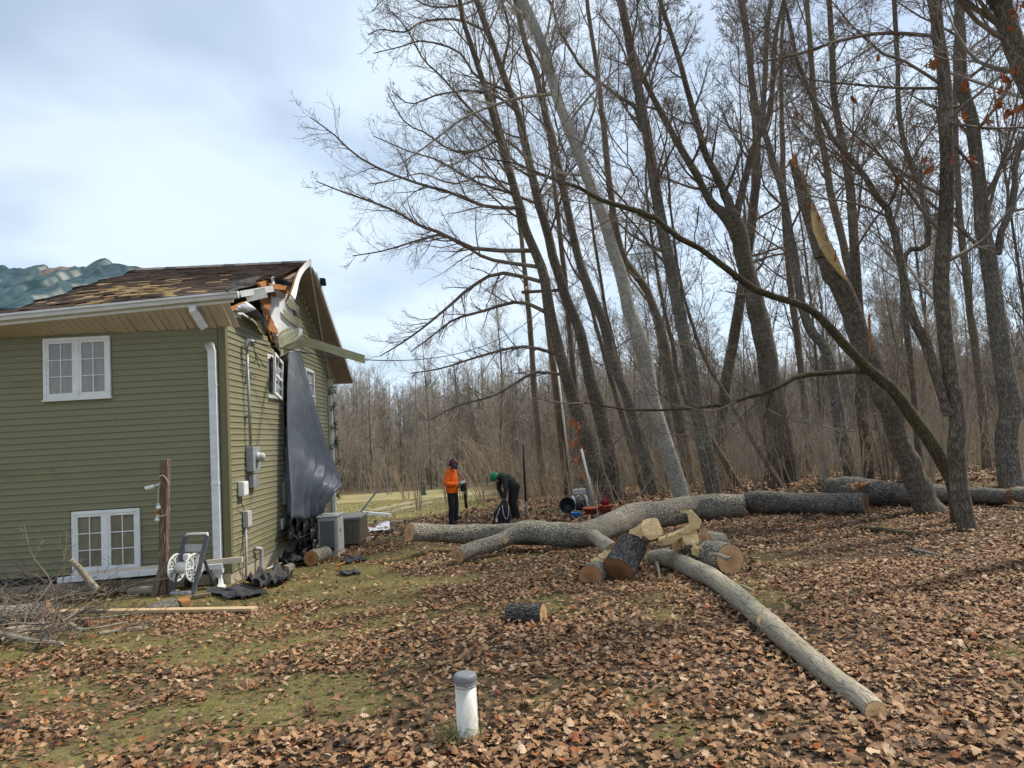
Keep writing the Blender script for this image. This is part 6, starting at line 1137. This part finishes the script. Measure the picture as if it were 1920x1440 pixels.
flesh(b, 'fleece', M['charcoal'], pB, .012, 3)
b = MB(); capsule(b, (-.03, -.06, .90), .135, (-.03, .06, .90), .135)
for s in (-1, 1): chain(b, [((-.02, s*.075, .86), .12), ((.02, s*.10, .66), .10), ((.045, s*.11, .47), .085), ((.0, s*.118, .25), .078), ((-.03, s*.12, .09), .075)])
flesh(b, 'trousers', M['trouser'], pB, .012, 3)
for s in (-1, 1): b = MB(); chain(b, [((-.07, s*.125, .055), .05), ((.05, s*.13, .05), .05), ((.16, s*.135, .04), .038)]); flesh(b, 'boot', M['black'], pB, .012, 2)
helmet(pB, *hd, M['green_helmet'], visor=False)
bgp = gpt(941, 984); bag = thing('black_bag', 'black rucksack with grey straps held open by the bending person', 'bag', bgp); b = MB(); chain(b, [((-.08, 0, .10), .12), ((-.05, 0, .25), .15), ((.05, 0, .42), .12), ((.09, .02, .55), .08)]); chain(b, [((.10, .02, .12), .13), ((.10, .03, .30), .14), ((.10, .02, .45), .09)]); capsule(b, (-.18, -.02, .06), .07, (.14, -.02, .05), .07); flesh(b, 'sack', M['blackcloth'], bag, .014, 3)
MB().tube(spline([(.04, -.16, .50), (.06, -.19, .30), (.10, -.18, .17), (.16, -.16, .18), (.19, -.13, .32), (.20, -.08, .46)], 20), .012, 6).build('strap', M['grey_plastic'], bag, smooth=True); MB().tube(spline([(-.02, -.16, .44), (-.08, -.19, .30), (-.14, -.17, .18)], 10), .012, 6).build('strap', M['grey_plastic'], bag, smooth=True); MB().box((-.12, -.165, .14), (.05, .01, .10)).build('reflector', M['white_plastic'], bag)
# ================================================================ LEAVES
def leaf_template(seg, lobed=True):
    t = np.array([0, .28, .42, .52, .63, .76, 1.]) if seg == 6 else np.linspace(0, 1, seg+1); w = np.interp(t, [0, .12, .2, .3, .42, .52, .62, .74, .82, .92, 1], [.01, .14, .09, .30, .16, .40, .20, .36, .20, .22, .02]) if lobed else np.interp(t, [0, .15, .5, .8, 1], [.02, .2, .33, .25, .02])
    V = np.concatenate([np.stack([t-.5, np.zeros_like(t)], -1), np.stack([t-.5, w], -1), np.stack([t-.5+.02, -w], -1)]); n = seg+1; i = np.arange(seg)
    return V, np.concatenate([np.stack([i, i+1, n+i+1, n+i], -1), np.stack([i+1, i, 2*n+i, 2*n+i+1], -1)])
PAL = np.array([(.31, .185, .095), (.38, .25, .145), (.22, .122, .062), (.13, .070, .038), (.46, .345, .235), (.27, .16, .085), (.06, .036, .023), (.25, .085, .026), (.35, .225, .13), (.19, .112, .062)]); PW = np.array([.17, .11, .18, .14, .06, .14, .07, .045, .08, .005]); PW = PW/PW.sum(); PAL = PAL*np.array([.86, .80, .74])
def leaf_cloud(X, Y, seg, size, lift, lobed=True, tilt=.26, curl=.42, pal=PAL, pw=PW):
    T, Fq = leaf_template(seg, lobed); n = len(X); k = len(T); s = rng.uniform(size[0], size[1], n)[:, None]; u = T[None, :, 0]; v = T[None, :, 1]*rng.uniform(.8, 1.2, n)[:, None]
    c1 = rng.normal(0, curl, n)[:, None]*1.6; c2 = rng.normal(.0, curl, n)[:, None]; tw = rng.normal(0, .5, n)[:, None]
    z = c1*v*v*2+c2*u*u+tw*u*v+.25*np.abs(v)*rng.normal(0, .6, n)[:, None]+.04*rng.standard_normal((n, k)); L = np.stack([u*s, v*s, z*s*.8], -1)
    a = rng.uniform(0, 6.283, n); ca, sa = np.cos(a), np.sin(a); tx = rng.normal(0, tilt, n); ty = rng.normal(0, tilt, n)
    x = L[..., 0]*ca[:, None]-L[..., 1]*sa[:, None]; y = L[..., 0]*sa[:, None]+L[..., 1]*ca[:, None]; zz = L[..., 2]+tx[:, None]*x+ty[:, None]*y
    zz = zz-zz.min(1, keepdims=True)*.85; P = np.stack([X[:, None]+x, Y[:, None]+y, gz(X, Y)[:, None]+zz+(lift*rng.random(n)**1.5)[:, None]+.003], -1)
    C = pal[rng.choice(len(pal), n, p=pw)]*rng.uniform(.75, 1.25, (n, 1)); C = np.repeat(C[:, None], k, 1)*rng.uniform(.9, 1.1, (n, k, 1)); Fa = (np.arange(n)[:, None, None]*k+Fq[None]).reshape(-1, 4); return P.reshape(-1, 3), Fa, C.reshape(-1, 3)
def scatter(n, y0, y1, dens):
    y = np.sqrt(rng.uniform(y0*y0, y1*y1, n)); x = rng.uniform(-.80, .80, n)*y; keep = rng.random(n) < dens(x, y); return x[keep], y[keep]
hx = lambda x, y: (_c*(x-H0[0])+_s*(y-H0[1]), -_s*(x-H0[0])+_c*(y-H0[1]))
def dens(x, y):
    p_ = patch(x, y); a, b = hx(x, y); inside = (a < .12) & (b > -.1) & (b < 8); lawn = ss(-.6, -3.0, x)*(1-ss(8, 11, y))
    d = (1-.86*p_)*(1-.30*lawn)*(1-.97*fieldmask(x, y)); nz = vnoise(np.stack([x, y, 0*x], -1), 2.3, 7); d = d*np.clip(.85+.5*nz, .25, 1.1); d = d*(1-.6*ss(-4, -7, x)*ss(8, 10, y)); d = d*(1-.6*np.exp(-((x-4.7)/1.5)**2-((y-9.6)/1.0)**2)); return np.where(inside, 0, d)
x, y = scatter(60000, 2.0, 9, dens); o_near = np.argsort(y); keep300 = []
Vn, Fn, Cn = leaf_cloud(x, y, 6, (.024, .068), .026); tag(mk('leaf_litter', Vn, Fn, M['leaf'], smooth=True, col=Cn), 'brown oak leaves carpeting the lawn', 'leaves', kind='stuff')
x, y = scatter(58000, 9, 17.5, dens); Vn, Fn, Cn = leaf_cloud(x, y, 3, (.034, .082), .03); tag(mk('leaf_litter', Vn, Fn, M['leaf'], smooth=True, col=Cn), 'brown leaves around the logs and wood pile', 'leaves', kind='stuff')
x, y = scatter(36000, 17.5, 34, dens); Vn, Fn, Cn = leaf_cloud(x, y, 2, (.09, .18), .05, False); tag(mk('leaf_litter', Vn, Fn, M['leaf'], smooth=True, col=Cn), 'brown leaves under the wood edge trees', 'leaves', kind='stuff')
x, y = scatter(18000, 2.0, 11, lambda x, y: dens(x, y)*.8+.12*(hx(x, y)[0] > .15)); Vn, Fn, Cn = leaf_cloud(x, y, 2, (.014, .05), .012, False, tilt=.3); tag(mk('leaf_litter', Vn, Fn, M['leaf'], smooth=True, col=Cn*.8), 'crumbled leaf bits between the oak leaves', 'leaves', kind='stuff')
# the largest-looking leaves at the photographer's feet, each its own piece of the ground
LM = []
for i in range(16):
    T, Fq = leaf_template(12); s = .085; u, v = T[:, 0], T[:, 1]; z = rng.normal(0, .7)*v*v*2+rng.normal(0, .5)*u*u+rng.normal(0, .5)*u*v+.02*rng.standard_normal(len(u)); P = np.stack([u*s, v*s, (z-z.min())*s*.8], -1); c = PAL[rng.choice(10, p=PW)]*rng.uniform(.8, 1.25); o = mk('leaf', P, Fq, M['leaf'], None, smooth=True, col=np.tile(c, (len(P), 1))*rng.uniform(.88, 1.1, (len(P), 1)), link=False); LM.append(o.data)
for i in range(300):
    yy = 2.15+1.15*rng.random()**.8; xx = rng.uniform(-.74, .74)*yy
    if rng.random() > float(dens(np.array([xx]), np.array([yy]))[0])+.15: continue
    o = bpy.data.objects.new('leaf', LM[i % 16]); COL.objects.link(o); o.parent = ground; o.location = (xx, yy, float(gz(xx, yy))+.012+.02*rng.random()); o.rotation_euler = (rng.normal(0, .25), rng.normal(0, .25), rng.uniform(0, 6.28)); s = rng.uniform(.65, 1.1); o.scale = (s, s, s)
# leaves caught on logs
# grass and moss blades in the bare patches
def blades(n, y0, y1, dn, hmin, hmax, wd, cols, xl=(-.8, .8)):
    y = np.sqrt(rng.uniform(y0*y0, y1*y1, n)); x = rng.uniform(xl[0], xl[1], n)*y; k_ = rng.random(n) < dn(x, y); x, y = x[k_], y[k_]; n = len(x); h = rng.uniform(hmin, hmax, n); a = rng.uniform(0, 6.28, n); l = rng.normal(0, .75, (n, 2))*h[:, None]; z = gz(x, y)
    B = np.stack([x, y, z-.003], -1); W = np.stack([np.cos(a)*wd, np.sin(a)*wd, 0*a], -1); Tp = B+np.stack([l[:, 0], l[:, 1], h], -1); Md = B+np.stack([l[:, 0]*.35, l[:, 1]*.35, h*.6], -1)
    V = np.stack([B-W, B+W, Md+W*.7, Md-W*.7, Tp], 1).reshape(-1, 3); i = np.arange(n)*5; C = np.array(cols)[rng.integers(0, len(cols), n)]*rng.uniform(.7, 1.3, (n, 1)); return V, [np.stack([i, i+1, i+2, i+3], -1), np.stack([i+3, i+2, i+4], -1)], np.repeat(C, 5, 0)
gcol = [(.13, .135, .03), (.19, .175, .06), (.09, .11, .024), (.28, .23, .10), (.24, .20, .085)]
V, Fs, C = blades(90000, 2.0, 12.5, lambda x, y: np.where((hx(x, y)[0] < .1) & (hx(x, y)[1] > -.05), 0, .05+.95*patch(x, y)), .012, .034, .0016, gcol); tag(mk('grass', V, Fs, M['grassm'], col=C), 'short mossy grass in patches between the leaves', 'grass', kind='stuff')
V, Fs, C = blades(38000, 19, 40, lambda x, y: fieldmask(x, y), .03, .10, .006, [(.34, .28, .11), (.25, .24, .07), (.40, .33, .16), (.20, .22, .06)], (-.35, .05)); tag(mk('grass', V, Fs, M['grassm'], col=C), 'yellowed grass of the field behind the house', 'grass', kind='stuff')
# tuft of longer grass at the pipe
tv = thing('grass_tuft', 'tuft of pale dry grass at the foot of the white pipe', 'grass tuft', vb); P = []; R = []
for i in range(150): a = rng.uniform(2.2, 4.6); rr_ = rng.uniform(.05, .17); p0 = np.array([rr_*math.cos(a), rr_*math.sin(a)*.6, 0]); d = rng.normal(0, .06, 2); h = rng.uniform(.03, .09); P.append([p0, p0+(d[0]*.5, d[1]*.5, h), p0+(d[0]*1.4, d[1]*1.4, h*.8)]); R.append([.0016, .0012, .0006])
V, Fq = tubes(np.array(P), np.array(R), 3); mk('blades', V, [Fq], pmat('dry tuft grass', (.30, .25, .12), .8, (.16, .17, .05), 20), tv)
# hanging dry leaves: beech sapling beside the pole, oak twigs at the right
def hang(parent, pts, Y, mat, size, spread, per, org):
    T, Fq = leaf_template(6); 
    for x, y in pts:
        for k in range(per):
            p = at(x+rng.normal(0, spread), y+rng.normal(0, spread*.8), Y+rng.normal(0, .25))-org; s = size*rng.uniform(.7, 1.25); V = np.stack([T[:, 0]*s, T[:, 1]*s*1.0, (T[:, 1]**2*1.5+.3*T[:, 0]**2)*s], -1); Mx = np.array((Matrix.Rotation(rng.uniform(0, 6.28), 3, 'Z') @ Matrix.Rotation(rng.uniform(.6, 1.9), 3, 'Y') @ Matrix.Rotation(rng.uniform(0, 6.28), 3, 'X'))); mk('leaf', V@Mx.T+p, Fq, M[mat], parent)
bs = at(1098, 930, 21.); bs[2] = gz(bs[0], bs[1]); be = thing('beech_sapling', 'young sapling holding orange dry leaves beside the utility pole', 'sapling', bs); q = spline([bs-bs, at(1090, 870, 21)-bs, at(1082, 800, 21)-bs], 10); b_ = kids(q[None], np.linspace(.016, .005, 10)[None], 10, .1, 1, (45, 80), (.6, 1), 4, .1, .0, .5, .004, absl=.7); V, Fs = join([tubes(q[None], np.linspace(.016, .005, 10)[None], 6), tubes(*b_, 3)]); mk('stem', V, Fs, M['twig'], be)
hang(be, [(1068, 795), (1076, 792), (1085, 803), (1083, 826), (1088, 862), (1078, 865), (1092, 890), (1100, 888), (1090, 845), (1072, 830)], 21., 'leaf_orange', .12, 4, 7, bs)
cr = [o for o in bpy.data.objects if o.get('label', '').startswith('leaning dark trunk crossing')][0]
hang(cr, [(1745, 125), (1755, 118), (1880, 150), (1884, 165), (1903, 130), (1912, 205), (1872, 195), (1853, 228), (1820, 290), (1828, 298), (1785, 300), (1806, 218), (1745, 320), (1893, 55), (1912, 10), (1905, 30), (1806, 165), (1890, 215), (1735, 300)], 8.0, 'leaf_rust', .105, 5, 3, np.array(cr.location))
dm = [o for o in bpy.data.objects if o.get('label', '').startswith('dark double stemmed')][0]
hang(dm, [(1520, 95), (1560, 60), (1610, 270), (1600, 188), (1524, 305), (1507, 315), (1682, 336), (1710, 345), (1580, 290), (1495, 213), (1672, 237), (1650, 107), (1514, 385)], 11.0, 'leaf_rust', .10, 4, 2, np.array(dm.location))
